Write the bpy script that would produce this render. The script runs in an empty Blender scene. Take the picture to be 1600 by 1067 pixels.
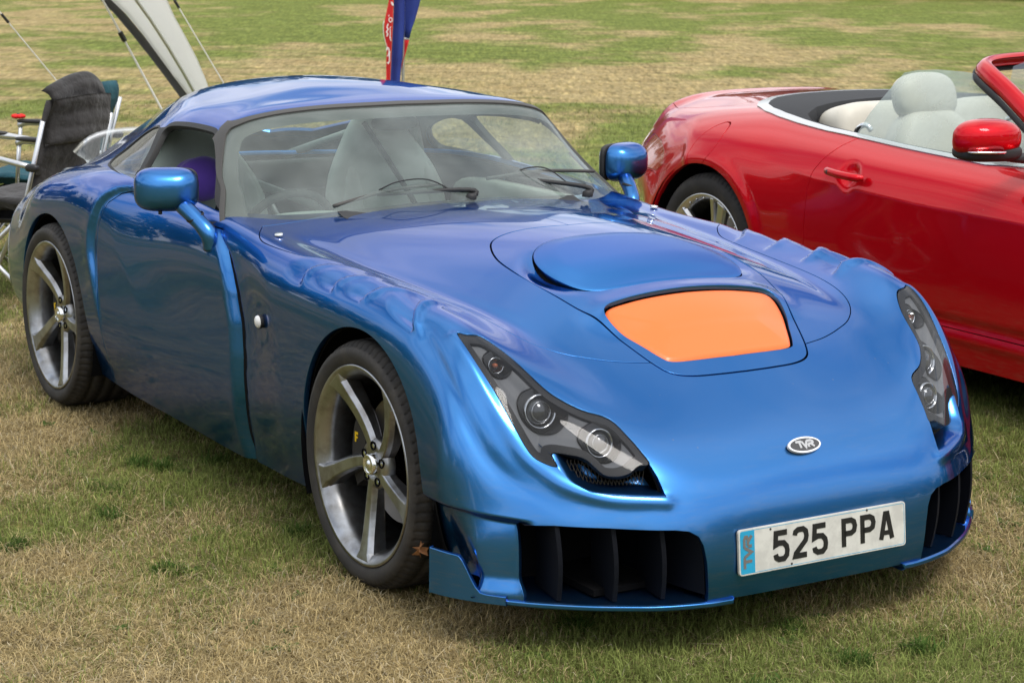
import bpy, math, random
import numpy as np
from mathutils import Vector, Matrix
random.seed(7); RNG = np.random.default_rng(7)
SC = bpy.context.scene
COL = SC.collection

# ---------------------------------------------------------------- camera
cam_data = bpy.data.cameras.new("camera"); CAM = bpy.data.objects.new("camera", cam_data); COL.objects.link(CAM)
_yaw, _pitch, _roll = 2.5902020167729467, 0.20041561349836096, 0.011303023101905318
_f = np.array([math.cos(_yaw)*math.cos(_pitch), math.sin(_yaw)*math.cos(_pitch), -math.sin(_pitch)])
_r = np.array([math.sin(_yaw), -math.cos(_yaw), 0.]); _u = np.cross(_r, _f)
_r2 = _r*math.cos(_roll) + _u*math.sin(_roll); _u2 = -_r*math.sin(_roll) + _u*math.cos(_roll)
CAM.matrix_world = Matrix(((_r2[0], _u2[0], -_f[0], 4.5497), (_r2[1], _u2[1], -_f[1], -3.1432), (_r2[2], _u2[2], -_f[2], 1.6897), (0, 0, 0, 1)))
cam_data.sensor_width = 36; cam_data.lens = 3195.55/1600*36; cam_data.clip_start = .1; cam_data.clip_end = 2000
cam_data.dof.use_dof = True; cam_data.dof.focus_distance = 5.6; cam_data.dof.aperture_fstop = 11
SC.camera = CAM

# ---------------------------------------------------------------- light
SUN_EL, SUN_AZ = math.radians(60), math.radians(2)      # azimuth measured from +x towards +y
sd = Vector((math.cos(SUN_AZ)*math.cos(SUN_EL), math.sin(SUN_AZ)*math.cos(SUN_EL), math.sin(SUN_EL)))
sun = bpy.data.lights.new("sun", "SUN"); sun.energy = 1.5; sun.angle = math.radians(20); sun.color = (1, .955, .89)
so = bpy.data.objects.new("sun", sun); COL.objects.link(so); so.rotation_euler = (-sd).to_track_quat('-Z', 'Y').to_euler(); so.location = (0, 0, 30)
W = bpy.data.worlds.new("World"); SC.world = W; W.use_nodes = True
nt = W.node_tree; nt.nodes.clear()
def N_(t, typ, **kw):
    n = t.nodes.new(typ)
    for k, v in kw.items():
        if k in n.inputs: n.inputs[k].default_value = v
        else: setattr(n, k, v)
    return n
sky = N_(nt, 'ShaderNodeTexSky', sky_type='NISHITA', sun_disc=False, sun_elevation=SUN_EL, sun_rotation=math.pi/2 - SUN_AZ, air_density=1.0, dust_density=1.6, ozone_density=1.5)
bg = N_(nt, 'ShaderNodeBackground', Strength=.14)
# broken cloud cover, procedural on the sky direction (projected on a flat cloud deck)
tc = N_(nt, 'ShaderNodeTexCoord'); sep = N_(nt, 'ShaderNodeSeparateXYZ')
nt.links.new(tc.outputs['Generated'], sep.inputs[0])
mx = N_(nt, 'ShaderNodeMath', operation='MAXIMUM'); nt.links.new(sep.outputs[2], mx.inputs[0]); mx.inputs[1].default_value = 0.06
ad = N_(nt, 'ShaderNodeMath', operation='ADD'); nt.links.new(mx.outputs[0], ad.inputs[0]); ad.inputs[1].default_value = .12
cb = N_(nt, 'ShaderNodeCombineXYZ')
for i in (0, 1):
    d = N_(nt, 'ShaderNodeMath', operation='DIVIDE'); nt.links.new(sep.outputs[i], d.inputs[0]); nt.links.new(ad.outputs[0], d.inputs[1]); nt.links.new(d.outputs[0], cb.inputs[i])
no = N_(nt, 'ShaderNodeTexNoise', Scale=1.15, Detail=7.0, Roughness=.56, Distortion=.25); nt.links.new(cb.outputs[0], no.inputs['Vector'])
cr = N_(nt, 'ShaderNodeValToRGB'); cr.color_ramp.elements[0].position = .35; cr.color_ramp.elements[1].position = .51
nt.links.new(no.outputs[0], cr.inputs[0])
no2 = N_(nt, 'ShaderNodeTexNoise', Scale=2.6, Detail=5.0, Roughness=.5); nt.links.new(cb.outputs[0], no2.inputs['Vector'])
cc = N_(nt, 'ShaderNodeValToRGB'); cc.color_ramp.elements[0].position = .35; cc.color_ramp.elements[0].color = (5.4, 5.65, 5.8, 1)
cc.color_ramp.elements[1].position = .68; cc.color_ramp.elements[1].color = (8.6, 8.6, 8.8, 1)
nt.links.new(no2.outputs[0], cc.inputs[0])
mixc = N_(nt, 'ShaderNodeMixRGB'); nt.links.new(cr.outputs[0], mixc.inputs[0]); nt.links.new(sky.outputs[0], mixc.inputs[1]); nt.links.new(cc.outputs[0], mixc.inputs[2])
nt.links.new(mixc.outputs[0], bg.inputs[0])
wo = N_(nt, 'ShaderNodeOutputWorld'); nt.links.new(bg.outputs[0], wo.inputs[0])
SC.view_settings.view_transform = 'Standard'; SC.view_settings.look = 'None'; SC.view_settings.exposure = 0.52; SC.view_settings.gamma = 1.0
SC.view_settings.use_curve_mapping = False
SC.render.engine = 'CYCLES'
SC.cycles.max_bounces = 10; SC.cycles.transparent_max_bounces = 24; SC.cycles.glossy_bounces = 5; SC.cycles.diffuse_bounces = 3
SC.cycles.use_denoising = True; SC.cycles.caustics_reflective = False; SC.cycles.caustics_refractive = False

# ---------------------------------------------------------------- materials
MATS = {}
def pbr(name, col, rough=.5, metal=0., coat=0., coat_rough=.03, spec=.5, bump=None, var=None, sheen=0., trans=0.):
    m = bpy.data.materials.new(name); m.use_nodes = True; t = m.node_tree; b = t.nodes['Principled BSDF']
    b.inputs['Base Color'].default_value = (*col, 1); b.inputs['Roughness'].default_value = rough; b.inputs['Metallic'].default_value = metal
    b.inputs['Coat Weight'].default_value = coat; b.inputs['Coat Roughness'].default_value = coat_rough; b.inputs['Specular IOR Level'].default_value = spec
    b.inputs['Sheen Weight'].default_value = sheen; b.inputs['Transmission Weight'].default_value = trans
    geo = None
    if var or bump: geo = N_(t, 'ShaderNodeTexCoord')
    if var:      # (scale, second colour, low, high)
        s, c2, lo, hi = var
        n = N_(t, 'ShaderNodeTexNoise', Scale=s, Detail=6.0, Roughness=.6); t.links.new(geo.outputs['Object'], n.inputs['Vector'])
        r = N_(t, 'ShaderNodeMapRange'); r.inputs[1].default_value = lo; r.inputs[2].default_value = hi; t.links.new(n.outputs[0], r.inputs[0])
        mm = N_(t, 'ShaderNodeMixRGB'); mm.inputs[1].default_value = (*col, 1); mm.inputs[2].default_value = (*c2, 1)
        t.links.new(r.outputs[0], mm.inputs[0]); t.links.new(mm.outputs[0], b.inputs['Base Color'])
    if bump:     # (scale, strength, distance)
        n = N_(t, 'ShaderNodeTexNoise', Scale=bump[0], Detail=4.0); t.links.new(geo.outputs['Object'], n.inputs['Vector'])
        bb = N_(t, 'ShaderNodeBump'); bb.inputs['Strength'].default_value = bump[1]; bb.inputs['Distance'].default_value = bump[2]
        t.links.new(n.outputs[0], bb.inputs['Height']); t.links.new(bb.outputs[0], b.inputs['Normal'])
    MATS[name] = m; return m

def paint(name, deep, bright, dust=(.30, .27, .2), dustamt=.02, coat=1.0, metal=.95, rough=.28, crough=.035):
    """car lacquer: coloured metallic base under clear coat; colour shifts with viewing angle; faint dust, specks and scratches"""
    m = bpy.data.materials.new(name); m.use_nodes = True; t = m.node_tree; b = t.nodes['Principled BSDF']; L = t.links
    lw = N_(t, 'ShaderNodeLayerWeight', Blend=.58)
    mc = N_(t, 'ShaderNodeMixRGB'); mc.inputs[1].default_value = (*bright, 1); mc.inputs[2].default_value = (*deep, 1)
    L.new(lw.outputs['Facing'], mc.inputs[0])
    tc = N_(t, 'ShaderNodeTexCoord')
    n = N_(t, 'ShaderNodeTexNoise', Scale=3.0, Detail=8.0, Roughness=.7); L.new(tc.outputs['Object'], n.inputs['Vector'])
    sx = N_(t, 'ShaderNodeSeparateXYZ'); L.new(tc.outputs['Object'], sx.inputs[0])
    low = N_(t, 'ShaderNodeMapRange'); low.inputs[1].default_value = .55; low.inputs[2].default_value = .12; low.inputs[3].default_value = 0; low.inputs[4].default_value = 1
    L.new(sx.outputs[2], low.inputs[0])
    # road grime streaks low on the flanks (dried splashes)
    mp = N_(t, 'ShaderNodeMapping'); mp.inputs['Scale'].default_value = (9, 9, 70); L.new(tc.outputs['Object'], mp.inputs[0])
    st = N_(t, 'ShaderNodeTexNoise', Scale=1.6, Detail=7.0, Roughness=.75); L.new(mp.outputs[0], st.inputs['Vector'])
    r2 = N_(t, 'ShaderNodeMapRange'); r2.inputs[1].default_value = .50; r2.inputs[2].default_value = .80; L.new(st.outputs[0], r2.inputs[0])
    g = N_(t, 'ShaderNodeMath', operation='MULTIPLY'); L.new(r2.outputs[0], g.inputs[0]); L.new(low.outputs[0], g.inputs[1])
    g2 = N_(t, 'ShaderNodeMath', operation='MULTIPLY_ADD'); L.new(n.outputs[0], g2.inputs[0]); g2.inputs[1].default_value = dustamt
    g3 = N_(t, 'ShaderNodeMath', operation='MULTIPLY'); L.new(g.outputs[0], g3.inputs[0]); g3.inputs[1].default_value = .35; L.new(g3.outputs[0], g2.inputs[2])
    # specks
    vo = N_(t, 'ShaderNodeTexVoronoi', Scale=38.0); L.new(tc.outputs['Object'], vo.inputs['Vector'])
    sp = N_(t, 'ShaderNodeMapRange'); sp.inputs[1].default_value = .12; sp.inputs[2].default_value = .08; L.new(vo.outputs['Distance'], sp.inputs[0])
    wn = N_(t, 'ShaderNodeMath', operation='GREATER_THAN'); L.new(vo.outputs['Color'], wn.inputs[0]); wn.inputs[1].default_value = .86
    s2 = N_(t, 'ShaderNodeMath', operation='MULTIPLY'); L.new(sp.outputs[0], s2.inputs[0]); L.new(wn.outputs[0], s2.inputs[1])
    s3 = N_(t, 'ShaderNodeMath', operation='MULTIPLY_ADD'); L.new(s2.outputs[0], s3.inputs[0]); s3.inputs[1].default_value = .25; L.new(g2.outputs[0], s3.inputs[2]); s3.use_clamp = True
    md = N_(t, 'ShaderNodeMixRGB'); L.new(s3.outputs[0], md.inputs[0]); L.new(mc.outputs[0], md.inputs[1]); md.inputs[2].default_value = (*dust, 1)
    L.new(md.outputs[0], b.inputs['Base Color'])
    b.inputs['Metallic'].default_value = metal; b.inputs['Specular IOR Level'].default_value = .15; b.inputs['Roughness'].default_value = rough; b.inputs['Specular Tint'].default_value = (*[min(1, c*1.6 + .02) for c in bright], 1)
    b.inputs['Coat Weight'].default_value = coat; b.inputs['Coat IOR'].default_value = 1.32
    cr_ = N_(t, 'ShaderNodeMath', operation='MULTIPLY_ADD'); L.new(g.outputs[0], cr_.inputs[0]); cr_.inputs[1].default_value = .35; cr_.inputs[2].default_value = crough
    L.new(cr_.outputs[0], b.inputs['Coat Roughness'])
    # barely visible orange peel
    nb = N_(t, 'ShaderNodeTexNoise', Scale=160.0, Detail=1.0); L.new(tc.outputs['Object'], nb.inputs['Vector'])
    nb2 = N_(t, 'ShaderNodeTexNoise', Scale=5.0, Detail=2.0); L.new(tc.outputs['Object'], nb2.inputs['Vector'])
    am = N_(t, 'ShaderNodeMath', operation='MULTIPLY_ADD'); L.new(nb.outputs[0], am.inputs[0]); am.inputs[1].default_value = .03; L.new(nb2.outputs[0], am.inputs[2])
    bb = N_(t, 'ShaderNodeBump'); bb.inputs['Strength'].default_value = .06; bb.inputs['Distance'].default_value = .0012; L.new(am.outputs[0], bb.inputs['Height'])
    L.new(bb.outputs[0], b.inputs['Coat Normal'])
    MATS[name] = m; return m

def thin_glass(name, tint, refl_rough=.01, ior=1.5, haze=0., hazecol=(.7, .75, .75)):
    m = bpy.data.materials.new(name); m.use_nodes = True; t = m.node_tree; t.nodes.clear(); L = t.links
    tr = N_(t, 'ShaderNodeBsdfTransparent'); tr.inputs[0].default_value = (*tint, 1)
    gl = N_(t, 'ShaderNodeBsdfGlossy'); gl.inputs['Roughness'].default_value = refl_rough
    fr = N_(t, 'ShaderNodeFresnel', IOR=ior); ge = N_(t, 'ShaderNodeNewGeometry'); im = N_(t, 'ShaderNodeMapRange'); im.inputs[3].default_value = ior; im.inputs[4].default_value = 1/ior
    L.new(ge.outputs['Backfacing'], im.inputs[0]); L.new(im.outputs[0], fr.inputs['IOR']); mx = N_(t, 'ShaderNodeMixShader'); L.new(fr.outputs[0], mx.inputs[0]); L.new(tr.outputs[0], mx.inputs[1]); L.new(gl.outputs[0], mx.inputs[2])
    out = N_(t, 'ShaderNodeOutputMaterial'); last = mx
    if haze > 0:
        df = N_(t, 'ShaderNodeBsdfDiffuse'); df.inputs[0].default_value = (*hazecol, 1); m2 = N_(t, 'ShaderNodeMixShader'); 
        tc = N_(t, 'ShaderNodeTexCoord'); n = N_(t, 'ShaderNodeTexNoise', Scale=6.0, Detail=5.0); L.new(tc.outputs['Object'], n.inputs['Vector'])
        mm = N_(t, 'ShaderNodeMapRange'); mm.inputs[1].default_value = .3; mm.inputs[2].default_value = .7; mm.inputs[3].default_value = haze*.5; mm.inputs[4].default_value = haze*1.4; L.new(n.outputs[0], mm.inputs[0])
        L.new(mm.outputs[0], m2.inputs[0]); L.new(mx.outputs[0], m2.inputs[1]); L.new(df.outputs[0], m2.inputs[2]); last = m2
    L.new(last.outputs[0], out.inputs[0]); MATS[name] = m; return m

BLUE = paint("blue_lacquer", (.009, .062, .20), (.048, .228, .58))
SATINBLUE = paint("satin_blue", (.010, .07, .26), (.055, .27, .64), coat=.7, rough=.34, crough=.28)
ORANGE = pbr("orange_vinyl", (.88, .155, .012), .42, coat=.35, coat_rough=.2)
RED = paint("red_lacquer", (.40, .0, .004), (.66, .002, .012), dustamt=.01, metal=.35)
BLACK = pbr("black_rubber", (.018, .018, .019), .62, bump=(120, .2, .002))
SEAL = pbr("faded_rubber_seal", (.055, .052, .048), .55)
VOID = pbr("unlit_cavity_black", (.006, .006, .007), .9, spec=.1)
DARKBLUE = pbr("dark_intake_plastic", (.003, .004, .008), .7, spec=.2)
TYRE = pbr("tyre_rubber", (.022, .020, .019), .78, var=(9, (.055, .048, .04), .45, .75), bump=(300, .25, .001))
GUN = pbr("shadow_chrome", (.40, .415, .44), .30, metal=1.0, var=(14, (.22, .21, .20), .4, .65))
SILVER = pbr("silver_alloy", (.60, .60, .61), .28, metal=1.0)
CHROME = pbr("chrome", (.78, .79, .80), .08, metal=1.0)
STEEL = pbr("brake_steel", (.30, .28, .27), .35, metal=1.0)
CAST = pbr("dark_cast_iron", (.03, .028, .027), .6, metal=.3)
YELLOW = pbr("yellow_mark", (.85, .55, .01), .5)
WHITE = pbr("white_enamel", (.80, .81, .80), .4)
LIGHTWHITE = pbr("frosted_white_lens", (.75, .76, .77), .3, coat=.6)
LEATHER = pbr("pale_grey_leather", (.50, .54, .50), .55, bump=(90, .15, .002), var=(6, (.40, .43, .40), .4, .7))
CREAM = pbr("ivory_leather", (.62, .585, .50), .5, bump=(80, .1, .002), var=(5, (.53, .50, .43), .4, .7))
CARPET = pbr("dark_cabin_trim", (.035, .037, .037), .8)
DASH = pbr("grey_dashboard", (.32, .36, .34), .6, bump=(150, .15, .001))
LAMPMASK = pbr("lamp_border_paint", (.007, .007, .008), .5)
LAMPGREY = pbr("lamp_housing", (.20, .205, .21), .55)
MESHM = pbr("brass_mesh", (.035, .030, .020), .6, metal=.5)
PURPLE = pbr("purple_cloth", (.12, .05, .42), .85, sheen=.3, bump=(200, .3, .002))
GLASS = thin_glass("screen_glass", (.80, .90, .85), haze=.12, hazecol=(.62, .70, .68))  # haze mixes in a pale diffuse veil, painting the screen's reflected brightness
SIDEGLASS = thin_glass("side_glass", (.70, .76, .72), haze=.03)
PERSPEX = thin_glass("clear_perspex", (.90, .92, .91), ior=1.4)
LAMPGLASS = thin_glass("lamp_cover", (.66, .67, .69), ior=1.33, haze=.012, hazecol=(.62, .63, .64))
PLATEW = pbr("plate_white", (.66, .65, .60), .45, coat=.4, var=(22, (.55, .54, .50), .42, .6))
PLATEB = pbr("plate_blue", (.02, .33, .55), .4)
PLATEBLACK = pbr("plate_letter_black", (.012, .012, .012), .4)
PLATEGREY = pbr("plate_logo_grey", (.16, .15, .14), .5)
HOOD = pbr("hood_canvas", (.025, .026, .029), .85, bump=(400, .3, .002))

# ---------------------------------------------------------------- object helpers
def tri_obj(name, tri, mat, parent=None, local=False):
    me = bpy.data.meshes.new(name); me.from_pydata(tri.V.tolist(), [], tri.T.tolist())
    me.polygons.foreach_set('use_smooth', np.ones(len(me.polygons), bool))
    if len(me.vertices): me.normals_split_custom_set_from_vertices(tri.N.tolist())
    me.materials.append(mat)
    return link(name, me, parent, local)
def link(name, me, parent=None, local=False):
    o = bpy.data.objects.new(name, me); COL.objects.link(o)
    if parent is not None:
        o.parent = parent
        if not local: o.matrix_parent_inverse = wmat(parent).inverted()
    return o
def wmat(o):
    m = o.matrix_basis.copy()
    return (wmat(o.parent) @ o.matrix_parent_inverse @ m) if o.parent else m
def mesh_obj(name, V, F, mat, parent=None, smooth=False, local=False, bevel=0, seg=2, sub=0, auto=None):
    me = bpy.data.meshes.new(name); me.from_pydata([tuple(map(float, v)) for v in V], [], [tuple(int(i) for i in f) for f in F]); me.validate()
    if smooth: me.polygons.foreach_set('use_smooth', np.ones(len(me.polygons), bool))
    if mat: me.materials.append(mat)
    o = link(name, me, parent, local)
    if bevel: md = o.modifiers.new("b", 'BEVEL'); md.width = bevel; md.segments = seg; md.limit_method = 'ANGLE'; md.angle_limit = math.radians(35); md.harden_normals = False
    if sub: md = o.modifiers.new("s", 'SUBSURF'); md.levels = sub; md.render_levels = sub
    return o
def empty(name, loc=(0, 0, 0), rz=0, parent=None):
    o = bpy.data.objects.new(name, None); COL.objects.link(o); o.location = loc; o.rotation_euler = (0, 0, rz); o.empty_display_size = .1
    if parent: o.parent = parent
    return o
def tag(o, label, cat, group=None):
    o['label'] = label; o['category'] = cat
    if group: o['group'] = group
    return o
def kind(o, k): o['kind'] = k; return o

class MB:
    """collects simple solids as one mesh"""
    def __init__(s): s.V = []; s.F = []
    def add(s, V, F):
        b = len(s.V); s.V += [tuple(map(float, v)) for v in V]; s.F += [tuple(int(i) + b for i in f) for f in F]; return s
    def box(s, c, h, R=None):
        V = np.array([(x, y, z) for x in (-1, 1) for y in (-1, 1) for z in (-1, 1)], float)*np.array(h)
        if R is not None: V = V @ np.array(R).T
        return s.add(V + np.array(c), [(0, 1, 3, 2), (4, 6, 7, 5), (0, 4, 5, 1), (2, 3, 7, 6), (0, 2, 6, 4), (1, 5, 7, 3)])
    def tube(s, path, r, n=8, cap=True):
        P = np.array(path, float); m = len(P); r = np.broadcast_to(np.asarray(r, float), (m,))
        T = np.gradient(P, axis=0); T /= np.linalg.norm(T, axis=1, keepdims=True) + 1e-12
        up = np.array([0, 0, 1.]) if abs(T[0][2]) < .9 else np.array([1., 0, 0])
        A = np.cross(T[0], up); A /= np.linalg.norm(A); V = []
        for i in range(m):
            A = A - T[i]*(A @ T[i]); A /= np.linalg.norm(A) + 1e-12; B = np.cross(T[i], A)
            for k in range(n): a = 2*math.pi*k/n; V.append(P[i] + r[i]*(math.cos(a)*A + math.sin(a)*B))
        F = [(i*n + k, i*n + (k+1) % n, (i+1)*n + (k+1) % n, (i+1)*n + k) for i in range(m-1) for k in range(n)]
        if cap: F += [tuple(range(n))[::-1], tuple((m-1)*n + k for k in range(n))]
        return s.add(V, F)
    def lathe(s, prof, axis=(0, 1, 0), c=(0, 0, 0), n=48, closed=False):
        """prof: (radius, along axis)"""
        ax = np.array(axis, float); ax /= np.linalg.norm(ax); u = np.cross(ax, [0, 0, 1.]) if abs(ax[2]) < .9 else np.array([1., 0, 0]); u /= np.linalg.norm(u); w = np.cross(ax, u)
        V = []; m = len(prof)
        for r, t in prof:
            for k in range(n): a = 2*math.pi*k/n; V.append(np.array(c) + ax*t + r*(math.cos(a)*u + math.sin(a)*w))
        rng = range(m if closed else m-1)
        F = [(i*n + k, i*n + (k+1) % n, ((i+1) % m)*n + (k+1) % n, ((i+1) % m)*n + k) for i in rng for k in range(n)]
        return s.add(V, F)
    def prism(s, poly, fn, t0, t1):
        """extrude 2-D polygon between t0 and t1; fn(u,v,t)->xyz"""
        n = len(poly); V = [fn(u, v, t0) for u, v in poly] + [fn(u, v, t1) for u, v in poly]
        F = [tuple(range(n))[::-1], tuple(range(n, 2*n))] + [(i, (i+1) % n, n + (i+1) % n, n + i) for i in range(n)]
        return s.add(V, F)
    def strip(s, pts, w, fn, t0, t1, closed=False):
        """mitred stroke of width w along 2-D points, extruded t0..t1"""
        P = np.array(pts, float); m = len(P); L = []; R = []
        for i in range(m):
            a = P[(i-1) % m] if (closed or i > 0) else None; b = P[(i+1) % m] if (closed or i < m-1) else None
            d1 = (P[i]-a) if a is not None else (b-P[i]); d2 = (b-P[i]) if b is not None else (P[i]-a)
            d1 = d1/np.linalg.norm(d1); d2 = d2/np.linalg.norm(d2); n1 = np.array([-d1[1], d1[0]]); n2 = np.array([-d2[1], d2[0]])
            q = n1 + n2; q /= np.linalg.norm(q); k = w/2/max(q @ n1, .35); L.append(P[i] + q*k); R.append(P[i] - q*k)
        V = [fn(*p, t1) for p in L] + [fn(*p, t1) for p in R] + [fn(*p, t0) for p in L] + [fn(*p, t0) for p in R]
        F = []
        for i in range(m if closed else m-1):
            j = (i+1) % m; F += [(i, j, m+j, m+i), (2*m+i, 3*m+i, 3*m+j, 2*m+j), (i, 2*m+i, 2*m+j, j), (m+i, m+j, 3*m+j, 3*m+i)]
        if not closed: F += [(0, m, 3*m, 2*m), (m-1, 3*m-1, 4*m-1, 2*m-1)]
        return s.add(V, F)
    def grid(s, G, thick=None):
        G = np.asarray(G, float); a, b = G.shape[:2]; F = [(i*b+j, (i+1)*b+j, (i+1)*b+j+1, i*b+j+1) for i in range(a-1) for j in range(b-1)]
        return s.add(G.reshape(-1, 3), F)
    def obj(s, name, mat, parent=None, **kw): return mesh_obj(name, s.V, s.F, mat, parent, **kw)

def rounded(c, h, p=3.5, n=20, m=28, R=None, taper=None):
    """superellipsoid solid, returns V,F"""
    th = np.linspace(-math.pi/2, math.pi/2, n); ph = np.linspace(0, 2*math.pi, m, endpoint=False); e = 2/p
    f = lambda x: np.sign(x)*np.abs(x)**e
    V = []
    for t in th:
        for q in ph: V.append((f(math.cos(t))*f(math.cos(q)), f(math.cos(t))*f(math.sin(q)), f(math.sin(t))))
    V = np.array(V)*np.array(h)
    if taper is not None: V = taper(V)
    if R is not None: V = V @ np.array(R).T
    V = V + np.array(c); F = [(i*m+k, i*m+(k+1) % m, (i+1)*m+(k+1) % m, (i+1)*m+k) for i in range(n-1) for k in range(m)]
    return V, F
def rotm(ax, a): return np.array(Matrix.Rotation(a, 3, ax))
def copy_tree(o, parent=None, first=True):
    c = o.copy(); COL.objects.link(c)
    if parent is not None: c.parent = parent
    for ch in list(o.children): copy_tree(ch, c, False)
    return c
# ---------------------------------------------------------------- numpy surface toolkit
def bspline_interp(P, reps, relax=4, damp=1.0):
    """tensor cubic B-spline through (nearly) the control points P[r,c,3]; reps=(nr,nc) samples"""
    P = np.array(P, float); nr, nc = P.shape[:2]
    def basis(n, samples):
        u = np.linspace(0, n - 1, samples); i = np.minimum(np.floor(u).astype(int), n - 2); t = u - i
        M = np.zeros((samples, n + 2))
        b = np.stack([(1 - t)**3, 3*t**3 - 6*t**2 + 4, -3*t**3 + 3*t**2 + 3*t + 1, t**3], 1) / 6
        for k in range(4): M[np.arange(samples), i + k] += b[:, k]
        # end conditions: phantom points by reflection
        A = M[:, 1:-1].copy()
        A[:, 0] += 2*M[:, 0]; A[:, 1] -= M[:, 0]; A[:, -1] += 2*M[:, -1]; A[:, -2] -= M[:, -1]
        return A
    def basis_sym(n, samples):      # first column is the mirror plane: reflect evenly
        u = np.linspace(0, n - 1, samples); i = np.minimum(np.floor(u).astype(int), n - 2); t = u - i
        M = np.zeros((samples, n + 2))
        b = np.stack([(1 - t)**3, 3*t**3 - 6*t**2 + 4, -3*t**3 + 3*t**2 + 3*t + 1, t**3], 1) / 6
        for k in range(4): M[np.arange(samples), i + k] += b[:, k]
        A = M[:, 1:-1].copy(); Y = A.copy()
        A[:, 1] += M[:, 0]; Y[:, 1] -= M[:, 0]
        for Q in (A, Y): Q[:, -1] += 2*M[:, -1]; Q[:, -2] -= M[:, -1]
        return A, Y
    def smp(Q, a, b):
        R = basis(nr, a); CA, CY = basis_sym(nc, b)
        o = np.empty((a, b, 3))
        for k in range(3): o[:, :, k] = R @ Q[:, :, k] @ (CY if k == 1 else CA).T
        return o
    Q = P.copy()
    for _ in range(relax): Q += damp*(P - smp(Q, nr, nc))
    return smp(Q, *reps)

def grid_tris(nr, nc):
    a = np.arange(nr*nc).reshape(nr, nc)
    q = np.stack([a[:-1, :-1], a[1:, :-1], a[1:, 1:], a[:-1, 1:]], -1).reshape(-1, 4)
    return np.concatenate([q[:, [0, 1, 2]], q[:, [0, 2, 3]]])

def vnormals(V, T):
    n = np.cross(V[T[:, 1]] - V[T[:, 0]], V[T[:, 2]] - V[T[:, 0]])
    N = np.zeros_like(V)
    for k in range(3):
        for c in range(3): N[:, c] += np.bincount(T[:, k], n[:, c], len(V))
    return N / (np.linalg.norm(N, axis=1, keepdims=True) + 1e-12)

def smooth(e0, e1, x):
    t = np.clip((x - e0)/(e1 - e0), 0, 1); return t*t*(3 - 2*t)

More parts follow.
